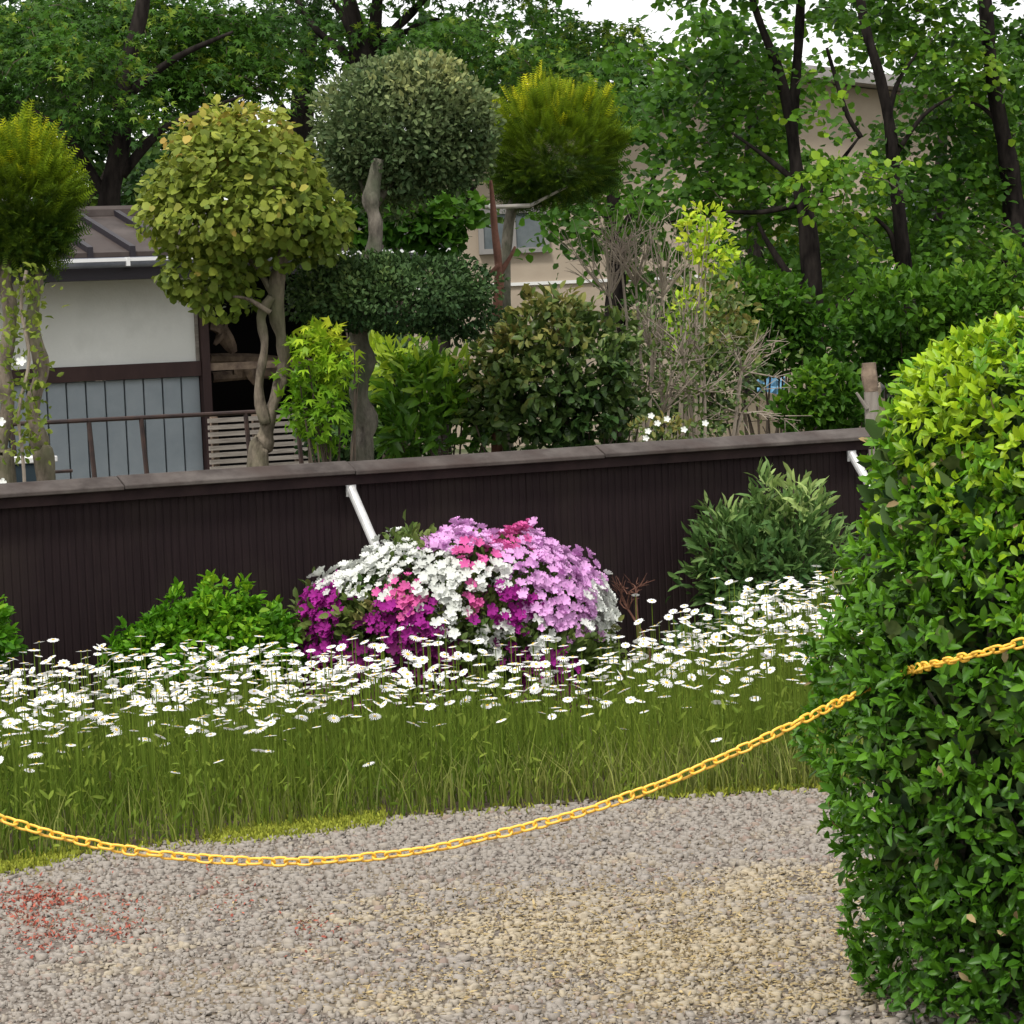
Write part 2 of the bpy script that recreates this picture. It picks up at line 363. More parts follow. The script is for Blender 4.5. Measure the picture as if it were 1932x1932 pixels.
Vr = np.stack([Vs[..., 0] * c - Vs[..., 1] * s, Vs[..., 0] * s + Vs[..., 1] * c, Vs[..., 2]], -1)
Vr += np.stack([X, Yc, .004 + sz * .22 + .004 * rng.random(n)], -1)[:, None]
PC = np.array([(1300, 1745, 420, 42), (1560, 1690, 300, 34), (1150, 1810, 330, 40), (850, 1740, 220, 28), (1450, 1800, 380, 40), (1300, 1880, 420, 42), (720, 1890, 170, 34), (1500, 1650, 260, 26), (420, 1800, 200, 20), (1520, 1890, 300, 40), (1050, 1700, 180, 16), (200, 1840, 120, 20), (1000, 1780, 160, 30)], float)
qp = proj(np.stack([X, Yc, X * 0], -1)); pm = np.exp(-(((qp[:, None, 0] - PC[None, :, 0]) / PC[None, :, 2]) ** 2 + ((qp[:, None, 1] - PC[None, :, 1]) / PC[None, :, 3]) ** 2)).sum(1)
wv = wave(np.stack([X, Yc, X * 0], -1), 5, 41) * .5 + wave(np.stack([X, Yc, X * 0], -1), 16, 42) * .35 + rng.normal(size=n) * .25
stone_tone = np.clip((pm * .9 + wv - .35) * .95, 0, 1) * .66
st = link('gravel', mesh_np('gravel', Vr.reshape(-1, 3), (cf[None] + (np.arange(n) * 8)[:, None, None]).reshape(-1, 4), M['stones'], attr=np.repeat(stone_tone, 5)))
tag(st, 'loose grey, pink and tan gravel stones', kind='stuff')

# dry straw lying in the gravel, in patches
def flat_blades(name, cx, cy, rx, ry, n, m, L=(.015, .05), wdt=.09, label='', lift=.006, up=.15):
    """a patch round the picture points given, lying on the gravel"""
    P = []; 
    for (px, py, qx, qy, k) in zip(cx, cy, rx, ry, n):
        a = rng.normal(size=(k, 2)) * .5
        for u_, v_ in a: P.append(G(px + u_ * qx, py + v_ * qy))
    P = np.array(P); P = P[P[:, 1] < edge_y(P[:, 0]) + .05]; P[:, 2] = lift + rng.random(len(P)) * .008
    D = np.stack([rng.normal(size=len(P)), rng.normal(size=len(P)), np.abs(rng.normal(size=len(P))) * up], -1)
    Nn = np.tile([0, 0, 1.], (len(P), 1)) + rng.normal(size=(len(P), 3)) * .3
    V, F = place(T_oval(wdt, .02, .1), P, D, Nn, rng.uniform(*L, len(P)))
    return tag(link(name, mesh_np(name, V, F, m, attr=np.repeat(rng.random(len(P)), 6))), label, kind='stuff')
flat_blades('dry_grass', [1300, 1500, 1150, 900, 1450, 1250, 750, 1050, 1500], [1745, 1680, 1800, 1730, 1790, 1870, 1880, 1700, 1880],
            [600, 400, 500, 400, 350, 500, 300, 300, 350], [70, 50, 80, 50, 70, 80, 50, 40, 60], [2600, 1700, 1700, 900, 1200, 1500, 500, 600, 900], M['straw'], (.008, .024), .3, 'dry tan grass lying flat in the gravel')
flat_blades('red_weeds', [75, 100, 60, 240, 430, 590], [1700, 1760, 1745, 1740, 1700, 1755], [110, 110, 60, 60, 70, 60], [26, 40, 60, 60, 40, 40],
            [620, 330, 280, 150, 100, 100], M['red'], (.008, .017), .5, 'low red ground cover spreading over the gravel', up=.6)

# moss strip at the edge of the bed
def moss(px0, px1, y0, y1, n):
    a = rng.beta(1.5, 1.5, n); return np.array([G(px0 + (px1 - px0) * t, y0 + (y1 - y0) * t + rng.normal() * 7) for t in a])
P = np.concatenate([moss(380, 730, 1588, 1548, 5200), moss(-30, 150, 1650, 1612, 3000), moss(1150, 1600, 1503, 1478, 3200), moss(730, 1150, 1550, 1512, 150), moss(150, 380, 1618, 1590, 250)])
P[:, 2] = .006
V, F = place(T_oval(.3, .05, .1), P, np.stack([rng.normal(size=len(P)) * .5, rng.normal(size=len(P)) * .5, np.ones(len(P))], -1), rng.normal(size=P.shape), rng.uniform(.008, .028, len(P)))
tag(link('moss', mesh_np('moss', V, F, M['moss'], attr=np.repeat(rng.random(len(P)), 6))), 'bright yellow-green moss along the front edge of the bed', kind='stuff')

# ================================================================== FENCE
FT = 1.04
f0 = U(0, 900, 11.95)[0]; 
def fx(px):            # X of the fence line under picture column px
    t = (px - 966) / F_PX; return 13 * t / (1 - K * t)
def fs(px): return fx(px) / math.cos(A)          # distance along the fence
fence = thing('fence', (0, 13.0, 0), 'low dark brown grooved fence with a weathered cap behind the flower bed', 'fence', rz=A)
s_end = fs(1638); s0 = -4.6; pw = .91; k = 0
edges = [s_end]
while edges[-1] - pw > s0: edges.append(edges[-1] - pw)
edges = edges[::-1]
for a, b in zip(edges[:-1], edges[1:]):
    pitch = .035; xs = []; ys = []; x = a + .0005
    while x < b - .001:
        for dx, dy in ((0, 0), (.024, 0), (.027, .003), (.032, .003)):
            if x + dx < b - .0015: xs.append(x + dx); ys.append(dy)
        x += pitch
    xs.append(b - .0005); ys.append(0)
    V = []; 
    for X_, Y_ in zip(xs, ys): V += [(X_, Y_ - .012, .03), (X_, Y_ - .012, FT - .03)]
    nn = len(xs); F = [(2 * i, 2 * i + 2, 2 * i + 3, 2 * i + 1) for i in range(nn - 1)]
    b0 = len(V); V += [(a + .003, .012, .03), (a + .003, .012, FT - .03), (b - .003, .012, .03), (b - .003, .012, FT - .03)]
    F += [(b0 + 2, b0, b0 + 1, b0 + 3)]
    mb = MB(); mb.add(V, F); mb.build('panel', M['fence'], fence)
for e in edges:
    mb = MB(); mb.box(e - .03, e + .03, .018, .075, 0, FT - .035); mb.build('post', M['fence'], fence)
mb = MB(); mb.box(edges[0], s_end + .02, -.045, -.022, FT - .085, FT - .028); mb.build('fascia', M['fascia'], fence)
# folded cap in lengths of about 1.8 m: ridge at the back, front slope to the viewer
joints = [edges[0] - .02, fs(225), fs(660), fs(1130), s_end + .035]
joints = sorted(joints)
for i, (a, b) in enumerate(zip(joints[:-1], joints[1:])):
    a += .002; b -= .002; dz = [0, .002, -.002, .001][i % 4]
    prof = [(-.085, FT - .040 + dz), (-.085, FT - .022 + dz), (.0, FT + .014 + dz), (.02, FT + .016 + dz), (.095, FT - .01 + dz), (.095, FT - .028 + dz)]
    V = [(a, p[0], p[1]) for p in prof] + [(b, p[0], p[1]) for p in prof]; m_ = len(prof)
    F = [(j, (j + 1) % m_, m_ + (j + 1) % m_, m_ + j) for j in range(m_)] + [tuple(range(m_ - 1, -1, -1)), tuple(range(m_, 2 * m_))]
    mb = MB(); mb.add(V, F); mb.build('cap_board', M['cap'], fence, bevel=.003)
for px in (655, 1600):
    s_ = fs(px); mb = MB()
    mb.tube([(s_, -.05, FT - .10), (s_ + .0, -.96, .02)], [.021, .021], n=12, sub=1); mb.build('brace', M['galv'], fence, smooth=False)
    mb = MB(); mb.box(s_ - .022, s_ + .022, -.058, -.0465, FT - .135, FT - .085); mb.build('brace_bracket', M['galv'], fence)

# weathered post at the fence's end
pb = U(1649, 900, 14.05); pb[2] = 0
pt = thing('wooden_post', pb, 'weathered grey wooden post standing at the end of the dark fence', 'post')
mb = MB(); mb.tube([(0, 0, 0), (.0, 0, .6), (-.0, 0, 1.22)], [.036, .035, .034], n=10, lump=.05, sub=3); mb.build('shaft', M['post'], pt)
mb = MB(); mb.tube([(0, 0, 1.222), (-.004, 0, 1.30), (-.006, 0, 1.36)], [.034, .037, .033], n=10, lump=.09, sub=3, seed=3); mb.build('dark_head', M['log'], pt)
mb = MB(); mb.tube([(-.025, -.025, 1.14), (-.075, -.04, 1.22)], [.011, .006], n=6, sub=1); mb.build('splinter', M['post'], pt)

# ================================================================== LOW HOUSE BEHIND THE FENCE
H0 = U(388, 640, 20.0); H0[2] = 0
house = thing('low_house', H0, 'low white-plastered outbuilding with brown metal roof and blue-grey lower siding', 'house', rz=A)
def hu(px):                 # distance along the house wall under picture column px
    t = (px - 966) / F_PX; X_ = (t * (H0[1] - K * H0[0])) / (1 - K * t); return (X_ - H0[0]) / math.cos(A)
def hz(px, y, v=0): 
    d = H0[1] + hu(px) * math.sin(A) - v * math.cos(A)
    return float(U(px, y, d)[2])
uL = hu(-260); uR = hu(795)
zt, zb, zbb = hz(372, 524), hz(372, 681), hz(372, 709)
mb = MB(); mb.box(uL, -.06, -.02, .10, zb, zt + .14); mb.build('plaster_wall', M['plaster'], house)
mb = MB(); mb.box(uL, -.062, -.055, .10, zbb, zb - .002); mb.build('beam', M['timber'], house)
u = -.062; wseam = abs(hu(250) - hu(286))
while u > uL:
    mb = MB(); mb.box(u - wseam + .007, u - .004, -.012, .06, .05, zbb - .003); mb.build('siding_board', M['siding'], house, bevel=.003); u -= wseam
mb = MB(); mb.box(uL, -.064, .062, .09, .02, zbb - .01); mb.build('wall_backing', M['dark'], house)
mb = MB(); mb.box(-.06, .0, -.07, .10, 0, zt + .12); mb.build('corner_post', M['timber'], house)
mb = MB(); mb.box(-.085, -.063, -.035, -.0205, zb, zt + .1); mb.build('plaster_stop', M['slatgrey'], house)
mb = MB(); mb.box(uR - .12, uR - .02, -.05, .05, 0, zt + .12); mb.build('post', M['timber'], house)
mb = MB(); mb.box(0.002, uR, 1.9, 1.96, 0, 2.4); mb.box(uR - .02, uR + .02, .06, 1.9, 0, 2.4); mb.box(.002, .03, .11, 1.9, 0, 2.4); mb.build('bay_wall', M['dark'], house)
mb = MB(); mb.box(0.004, uR - .125, -.03, .02, zbb + .03, zbb + .08); mb.build('bay_beam', M['log'], house)
# roof
ze = hz(250, 494, .55) + .015; pit = .26; rl = 1.16
def roofslab(u0, u1, v0, v1, t, z_off, m, name, mi=None):
    z0 = ze + z_off + (.55 - v0) * pit; z1 = ze + z_off + (.55 - v1) * pit       # v measured towards the viewer
    V = [(u0, -v0, z0), (u1, -v0, z0), (u1, -v1, z1), (u0, -v1, z1), (u0, -v0, z0 + t), (u1, -v0, z0 + t), (u1, -v1, z1 + t), (u0, -v1, z1 + t)]
    mb = MB(); mb.add(V, [(3, 2, 1, 0), (4, 5, 6, 7), (0, 1, 5, 4), (1, 2, 6, 5), (2, 3, 7, 6), (3, 0, 4, 7)]); return mb.build(name, m, house)
u = uL; bw = .29
while u < uR - .05:
    u2 = min(u + bw, uR); roofslab(u + .02, u2 - .02, .55, .55 - rl, .03, .02, M['roof'], 'roof_sheet')
    roofslab(u2 - .0195, u2 + .0195, .56, .55 - rl, .075, .015, M['rooftrim'], 'roof_batten'); u = u2
roofslab(uL, uR + .02, .545, .545 - rl, .03, -.012, M['rooftrim'], 'roof_deck')
mb = MB(); zr = ze + rl * pit; mb.tube([(uL, rl - .55, zr + .05), (uR + .02, rl - .55, zr + .05)], [.06, .06], n=8, sub=1); mb.build('ridge_cap', M['roof'], house)
# the far slope
V = [(uL, rl - .52, zr + .03), (uR, rl - .52, zr + .03), (uR, rl + 1.4, zr - .45), (uL, rl + 1.4, zr - .45)]
mb = MB(); mb.add(V + [(a, b, c - .04) for a, b, c in V], [(0, 1, 2, 3), (7, 6, 5, 4), (0, 4, 5, 1), (1, 5, 6, 2), (2, 6, 7, 3), (3, 7, 4, 0)]); mb.build('back_roof', M['roof'], house)
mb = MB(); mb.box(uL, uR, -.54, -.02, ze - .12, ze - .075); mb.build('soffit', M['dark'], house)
mb = MB(); mb.box(uL, uR + .02, -.565, -.542, ze - .13, ze + .02); mb.build('fascia', M['rooftrim'], house)
mb = MB(); mb.tube([(uL, -.62, ze - .02), (uR + .03, -.62, ze - .02)], [.034, .034], n=10, sub=1); mb.build('gutter', M['gutter'], house, smooth=True)
mb = MB(); mb.box(uL, uR + .03, -.662, -.652, ze - .014, ze + .008); mb.build('gutter_lip', M['bright'], house)
for px in (-15, 122, 257, 392, 527, 662):
    u = hu(px) - .2; mb = MB(); mb.box(u - .012, u + .012, -.672, -.57, ze - .045, ze + .012); mb.build('gutter_bracket', M['bright'], house)
mb = MB(); mb.box(uR + .022, uR + .05, -.5, -.2, ze + .05, ze + .18); mb.build('roof_end_board', M['rooftrim'], house)

# things stored in the open bay
def stored(name, label, cat, px, py, d, parts):
    p = U(px, py, d); th = thing(name, (p[0], p[1], 0), label, cat, rz=A)
    for nm, m, mbx in parts: mbx.build(nm, m, th)
    return th
for i, (x0, x1, ya, yb, lab) in enumerate(((395, 600, 676, 690, 'upper weathered beam lying across the dark open bay'), (400, 640, 712, 705, 'lower weathered beam lying across the dark open bay'))):
    a = U(x0, ya, 20.9); b = U(x1, yb, 21.4); mb = MB(); mb.tube([a, (a + b) / 2 + [0, 0, .02], b], [.035, .04, .035], n=7, lump=.12, sub=3, seed=i)
    o = mb.build('wooden_beam', M['log']); tag(o, lab, 'beam', 'weathered beams in the open bay')
for i, (x0, y0, x1, y1, r_, lab) in enumerate(((395, 615, 440, 665, .05, 'crooked root stump leaning at the top of the dark bay'), (440, 700, 480, 722, .05, 'gnarled driftwood lump in the middle of the dark bay'), (405, 650, 425, 610, .03, 'thin crooked root standing beside the corner post'))):
    a = U(x0, y0, 20.6); b = U(x1, y1, 20.7); mb = MB(); mb.tube([a, a * .6 + b * .4 + [.03, 0, .03], b], [r_ * .6, r_, r_ * .5], n=7, lump=.35, sub=3, seed=i + 5)
    tag(mb.build('driftwood', M['log']), lab, 'driftwood', 'old roots stored in the open bay')
# stacked grey slats (a slatted screen lying in front of the bay)
sp = U(397, 885, 18.2); sp[2] = 0
scr = thing('slatted_screen', sp, 'weathered grey screen of horizontal slats between house corner and twin-stemmed trunk', 'screen', rz=A)
su = (U(582, 850, 18.6)[0] - sp[0]) / math.cos(A); z1 = float(U(397, 790, 18.2)[2]); k = 0; z = z1
while z > .45:
    mb = MB(); mb.box(0, su, -.012 - .004 * (k % 2), .012, z - .027, z); mb.build('slat', M['slatgrey'], scr); z -= .043; k += 1
for xx in (.05, su * .5, su - .05):
    mb = MB(); mb.box(xx - .02, xx + .02, .0125, .05, 0, z1 + .01); mb.build('upright', M['log'], scr)
# metal railing between fence and house
RP = U(85, 796, 15.0); ru = lambda px: ((px - 966) / F_PX * (RP[1] - K * RP[0]) / (1 - K * (px - 966) / F_PX) - RP[0]) / math.cos(A)
rail = thing('metal_railing', (RP[0], RP[1], 0), 'thin dark metal railing with leaning posts in front of the blue-grey siding', 'railing', rz=A)
zr_ = float(RP[2])
mb = MB(); mb.tube([(ru(-120), 0, zr_), (ru(585), 0, zr_ - .01)], [.012, .012], n=8, sub=1); mb.build('top_rail', M['rail'], rail)
for px in (-60, 30, 176, 275, 472, 568):
    uu = ru(px); mb = MB(); mb.tube([(uu + .065, .0, 0), (uu, 0, zr_ - .01)], [.013, .013], n=6, sub=1); mb.build('post', M['rail'], rail)
mb = MB(); mb.tube([(ru(40), .0, zr_ - .26), (ru(140), 0, zr_ - .26)], [.009, .009], n=6, sub=1); mb.build('short_rail', M['rail'], rail)
# dark planter box with white rim
bp = U(45, 890, 13.4); bp[2] = 0
bn = thing('planter_trough', bp, 'dark blue-green trough with a pale rim behind the two left trunks', 'trough', rz=A)
zz = float(U(45, 866, 13.4)[2])
mb = MB(); mb.box(-.15, .12, -.1, .1, 0, zz - .02); mb.build('body', M['bin'], bn, bevel=.008)
mb = MB(); mb.box(-.16, .13, -.11, .11, zz - .018, zz + .01); mb.build('rim', M['white'], bn, bevel=.004)

# ================================================================== CREAM HOUSE FAR BEHIND
C0 = U(1430, 620, 40); C0[2] = 0
ch = thing('cream_house', C0, 'large cream-rendered house seen through the trees', 'house', rz=.12)
cw = lambda px: (px - 1430) / F_PX * 40
zc = lambda y, px=1430: float(U(px, y, 40)[2])
w0, w1 = cw(788), cw(2150); zl, zp, zr2 = zc(300, 1000), zc(148, 1430), zc(215, 2000)
mb = MB(); V = [(w0, 0, 0), (w1, 0, 0), (w1, 0, zr2), (cw(1460), 0, zp), (w0, 0, zl), (w0, 8, 0), (w1, 8, 0), (w1, 8, zr2), (cw(1460), 8, zp), (w0, 8, zl)]
mb.add(V, [(0, 1, 2, 3, 4), (9, 8, 7, 6, 5), (0, 4, 9, 5), (1, 6, 7, 2)]); mb.build('wall', M['cream'], ch)
for (x0, z0_, x1, z1_) in ((w0 - .4, zl - .12, cw(1460), zp + .03), (cw(1460), zp + .03, w1 + .4, zr2 - .08)):
    mb = MB(); V = [(x0, -.5, z0_), (x1, -.5, z1_), (x1, 8.5, z1_), (x0, 8.5, z0_)]; mb.add(V + [(a, b, c + .16) for a, b, c in V], [(3, 2, 1, 0), (4, 5, 6, 7), (0, 1, 5, 4), (1, 2, 6, 5), (2, 3, 7, 6), (3, 0, 4, 7)]); mb.build('roof', M['greyroof'], ch)
mb = MB(); mb.box(w0, w1, -.03, -.002, zc(520), zc(514)); mb.build('string_course', M['white'], ch)
def window(px0, px1, y0, y1):
    a, b = cw(px0), cw(px1); lo_, hi_ = zc(y1, px0), zc(y0, px0); t = .07
    mb = MB(); mb.box(a, b, -.06, -.004, hi_ - t, hi_); mb.box(a, b, -.08, -.004, lo_, lo_ + t); mb.box(a, a + t, -.06, -.004, lo_ + t, hi_ - t); mb.box(b - t, b, -.06, -.004, lo_ + t, hi_ - t)
    mb.box((a + b) / 2 - .03, (a + b) / 2 + .03, -.055, -.004, lo_ + t, hi_ - t); fr = mb.build('window', M['frame'], ch)
    for q0, q1 in ((a + t, (a + b) / 2 - .03), ((a + b) / 2 + .03, b - t)):
        mb = MB(); mb.box(q0, q1, -.03, -.01, lo_ + t, hi_ - t); mb.build('pane', M['glass'], fr)
window(908, 1040, 398, 482); window(1700, 1800, 340, 420)
# pale low wall and pipe in mid-distance
q = U(1345, 700, 22); q[2] = 0
bw_ = thing('block_wall', q, 'low beige block wall glimpsed above the fence cap by the twiggy shrub', 'wall', rz=A)
zz = float(U(1400, 745, 22)[2]); bl = .4; nb = 5; rh = zz / 5
for r_ in range(5):
    for i in range(nb):
        top = rh - .006
        mb = MB(); x0 = i * bl - (bl / 2 if r_ % 2 else 0); mb.box(x0 + .003, x0 + bl - .003, 0, .12, r_ * rh, r_ * rh + top); mb.build('block', M['block'], bw_)
q = U(1665, 750, 19); q[2] = 0
sh = thing('garden_shed', q, 'small shed with grey sheet roof peeping over the glossy hedge', 'shed', rz=-.1)
zz = float(U(1665, 752, 19)[2]); mb = MB(); mb.box(.05, 1.1, .1, .9, 0, zz - .02); mb.build('wall', M['timber'], sh)
V = [(0, 0, zz), (1.2, 0, zz + .06), (1.2, 1, zz + .26), (0, 1, zz + .2)]; mb = MB(); mb.add(V + [(a, b, c + .025) for a, b, c in V], [(3, 2, 1, 0), (4, 5, 6, 7), (0, 1, 5, 4), (1, 2, 6, 5), (2, 3, 7, 6), (3, 0, 4, 7)]); mb.build('roof', M['greyroof'], sh)
q = U(1455, 718, 19.5)
mb = MB(); nn = 7; V = [(q[0] + (i / 6 - .5) * .19, q[1] + .03 * math.sin(i * 2.1 + j), q[2] + (j / 3 - .5) * .14 - .05 * (i / 6) ** 2) for j in range(4) for i in range(nn)]
F = [(j * nn + i, j * nn + i + 1, (j + 1) * nn + i + 1, (j + 1) * nn + i) for j in range(3) for i in range(nn - 1)]
mb.add(V, F); o = mb.build('blue_cloth', M['blue']); so_ = o.modifiers.new('thick', 'SOLIDIFY'); so_.thickness = .006
tag(o, 'crumpled light blue cloth caught among the branches above the fence', 'cloth')

# ================================================================== TOPIARY AND SHRUBS
def trunkpath(pts, d, dd=0.0):
    return [U(x, y, d + dd * i) for i, (x, y) in enumerate(pts)]
def topiary(name, label, cat, base_px, d):
    b = U(base_px, 900, d); b[2] = 0
    return thing(name, b, label, cat)
def trunk(root, paths, m, n=10, lump=.12, name='trunk'):
    """paths: lists of (point, radius); the first goes to the ground"""
    mb = MB()
    for k, (P, r_) in enumerate(paths): mb.tube(P, r_, n=n, lump=lump, seed=k + len(root.name), sub=5)
    return mb.build(name, m, root, origin=tuple(root.location), smooth=True)
def ground_pt(p, dx=0): return np.array([p[0] + dx, p[1], -.03])

def tuft(P, O, nt, spread, extra):
    """gathers pieces into tufts round NT tips; returns places, outward directions, a value per tuft"""
    nt = min(nt, len(P)); ti = rng.choice(len(P), nt, replace=False); k = rng.integers(0, nt, len(P)); tip = P[ti] + O[ti] * (rng.random(nt) ** 2 * extra)[:, None]
    Q = tip[k] + rng.normal(size=P.shape) * spread - O[ti][k] * (rng.random(len(P)) * spread * 2.5)[:, None]
    return Q, O[ti][k], rng.random(nt)[k]

def yew(root, cx, cy, rx, ry, d, n, seed, pick, split=.0):
    c = U(cx, cy, d); s_ = d / F_PX
    P, O, rad = shell(c, (rx * s_, rx * s_ * .9, ry * s_), n, .6, .16, seed, 4)
    P2, O2, tv = tuft(P, O, 420, .014, .02); k_ = rng.random(len(P)) < .8; P = np.where(k_[:, None], P2, P); O = np.where(k_[:, None], O2, O)
    D = rand_dirs(O, 1.0, .22, .55); S = rng.uniform(.06, .11, len(P))
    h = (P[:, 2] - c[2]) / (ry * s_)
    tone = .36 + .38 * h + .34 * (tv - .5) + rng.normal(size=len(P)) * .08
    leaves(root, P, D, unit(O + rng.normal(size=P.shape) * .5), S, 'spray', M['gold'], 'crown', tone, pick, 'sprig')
    return c

# far left golden yew
t1 = topiary('golden_yew', 'clipped golden yew with two pale gnarled stems at the left end of the fence', 'tree', 30, 13.0)
yew(t1, 35, 375, 102, 122, 13.0, 3600, 1, 120); 
P, O, rad = shell(U(40, 450, 13.0), (.21, .18, .11), 1500, .3, .2, 5); leaves(t1, P, rand_dirs(O, .5, .5, .6), O, rng.uniform(.05, .09, len(P)), 'spray', M['gold'], 'crown', rng.random(len(P)) * .3)
pa = trunkpath([(12, 900), (2, 850), (14, 760), (8, 690), (20, 600), (10, 520), (22, 400)], 12.95); pb_ = trunkpath([(85, 900), (75, 840), (62, 770), (78, 690), (60, 610), (70, 530), (62, 420)], 12.98)
trunk(t1, [([ground_pt(pa[0])] + pa, [.05, .042, .034, .03, .034, .03, .03, .02]), ([ground_pt(pb_[0], .02)] + pb_, [.055, .045, .04, .034, .032, .03, .028, .02])], M['bark_tan'], lump=.2)
# leafy climber between the two stems, with white flowers
cl = topiary('climber', 'yellow-green leafy climber with a few white flowers between the left gnarled stems', 'climber', 45, 12.75)
P = np.array([U(45 + rng.normal() * 26, rng.uniform(500, 870), 12.75 + rng.normal() * .04) for _ in range(420)]); D = rng.normal(size=P.shape)
leaves(cl, P, D, rng.normal(size=P.shape), rng.uniform(.025, .05, len(P)), 'oval', M['dome'], 'foliage', rng.random(len(P)) * .45, 60)
mb = MB(); mb.tube([ground_pt(U(45, 890, 12.75))] + trunkpath([(45, 890), (35, 780), (55, 680), (40, 580), (50, 510)], 12.75), [.008] * 6, n=6); mb.build('stem', M['twig'], cl, origin=tuple(cl.location))
for (x, y, s_) in ((40, 684, .04), (2, 798, .038), (4, 912, .036)):
    t = TP['blossom']; p = U(x, y, 12.55); V, F = place(t, p[None], np.array([[.1, -1, .5]]), np.array([[0, .3, 1.]]), np.array([s_]))
    link('flower', mesh_np('flower', V - np.array(cl.location), F, M['az_white'], attr=np.full(len(F), .8)), cl)

# dome of bronze-green leaves
t2 = topiary('dome_tree', 'dome-clipped tree with bronze-tinted leaves and a twisted pale twin trunk', 'tree', 488, 14.3)
s_ = 14.3 / F_PX; PP = []; OO = []; HH = []
for (cx, cy, rx, ry, n, sd_) in ((458, 405, 200, 88, 2100, 11), (450, 330, 158, 95, 1500, 12), (385, 510, 90, 62, 520, 13), (400, 262, 80, 50, 330, 15), (470, 250, 85, 48, 380, 16), (330, 370, 70, 60, 260, 18), (600, 430, 68, 62, 330, 14), (425, 210, 36, 18, 50, 17), (500, 225, 34, 18, 40, 20), (420, 560, 70, 42, 170, 19), (480, 470, 120, 50, 350, 21)):
    P, O, rad = shell(U(cx, cy, 14.3), (rx * s_, rx * s_ * .85, ry * s_), n, .6, .10, sd_, 4); PP.append(P); OO.append(O)
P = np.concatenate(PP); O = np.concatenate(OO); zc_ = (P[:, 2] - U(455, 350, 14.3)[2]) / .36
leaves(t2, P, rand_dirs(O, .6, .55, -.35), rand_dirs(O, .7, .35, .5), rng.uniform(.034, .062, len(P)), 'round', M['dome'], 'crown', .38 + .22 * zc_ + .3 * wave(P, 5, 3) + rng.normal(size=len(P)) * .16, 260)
a1 = trunkpath([(488, 885), (500, 830), (512, 770), (535, 700), (532, 640), (520, 580), (528, 500), (545, 430), (520, 350)], 14.3)
a2 = trunkpath([(500, 800), (488, 730), (500, 650), (492, 600), (512, 560)], 14.25)
trunk(t2, [([ground_pt(a1[0], -.02)] + a1, [.066, .054, .044, .031, .029, .031, .038, .034, .026, .015]), (a2, [.030, .022, .021, .022, .026]),
           (trunkpath([(520, 560), (480, 500), (430, 440), (390, 400)], 14.3), [.022, .016, .012, .006]), (trunkpath([(530, 500), (570, 440), (600, 380)], 14.3), [.022, .014, .006]),
           (trunkpath([(510, 590), (470, 565), (440, 560)], 14.2), [.014, .01, .005])], M['bark_tan'], lump=.22)

# two-tiered grey-green tree
t3 = topiary('two_tiered_tree', 'two-tiered clipped tree, round sage crown above a flat dark green lower tier', 'tree', 680, 15.0)
s_ = 15.0 / F_PX; PP = []; OO = []
for (cx, cy, rx, ry, n, sd_) in ((762, 240, 166, 136, 8500, 21), (700, 300, 105, 85, 1900, 22), (855, 265, 85, 95, 1900, 23), (780, 165, 90, 60, 1300, 24), (760, 250, 110, 90, 2200, 26), (745, 370, 60, 50, 300, 25)):
    P, O, rad = shell(U(cx, cy, 15.0), (rx * s_, rx * s_ * .85, ry * s_), n, .62, .14, sd_, 5); PP.append(P); OO.append(O)
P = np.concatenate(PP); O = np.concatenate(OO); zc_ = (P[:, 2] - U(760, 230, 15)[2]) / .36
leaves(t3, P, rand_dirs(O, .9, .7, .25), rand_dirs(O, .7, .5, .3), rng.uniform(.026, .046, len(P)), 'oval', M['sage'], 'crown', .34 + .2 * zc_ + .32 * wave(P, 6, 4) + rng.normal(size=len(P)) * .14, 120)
PP = []; OO = []
for (cx, cy, rx, ry, n, sd_) in ((740, 556, 185, 70, 7000, 31), (630, 545, 85, 58, 1900, 32), (860, 590, 75, 55, 1700, 33), (700, 505, 90, 28, 900, 34), (800, 530, 80, 38, 900, 35)):
    P, O, rad = shell(U(cx, cy, 14.6), (rx * s_, rx * s_ * .75, ry * s_), n, .6, .22, sd_, 4); PP.append(P); OO.append(O)
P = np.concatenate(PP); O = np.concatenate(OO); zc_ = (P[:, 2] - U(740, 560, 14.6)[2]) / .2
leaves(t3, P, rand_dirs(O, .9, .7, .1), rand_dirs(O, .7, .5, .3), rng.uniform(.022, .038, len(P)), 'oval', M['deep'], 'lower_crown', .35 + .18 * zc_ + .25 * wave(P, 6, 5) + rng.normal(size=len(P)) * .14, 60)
a1 = trunkpath([(682, 880), (690, 800), (677, 740), (688, 680), (675, 620), (690, 540), (705, 480), (708, 420), (700, 370), (715, 300)], 14.7)
trunk(t3, [([ground_pt(a1[0])] + a1, [.07, .06, .056, .046, .05, .042, .04, .04, .036, .04, .025]), (trunkpath([(706, 390), (735, 340), (760, 280)], 14.9), [.028, .02, .01]), (trunkpath([(703, 380), (680, 330), (665, 280)], 14.9), [.028, .02, .01]),
           (trunkpath([(685, 620), (740, 590), (800, 560)], 14.7), [.025, .018, .01]), (trunkpath([(680, 610), (630, 570), (590, 550)], 14.7), [.02, .014, .008])], M['bark_grey'], lump=.2)

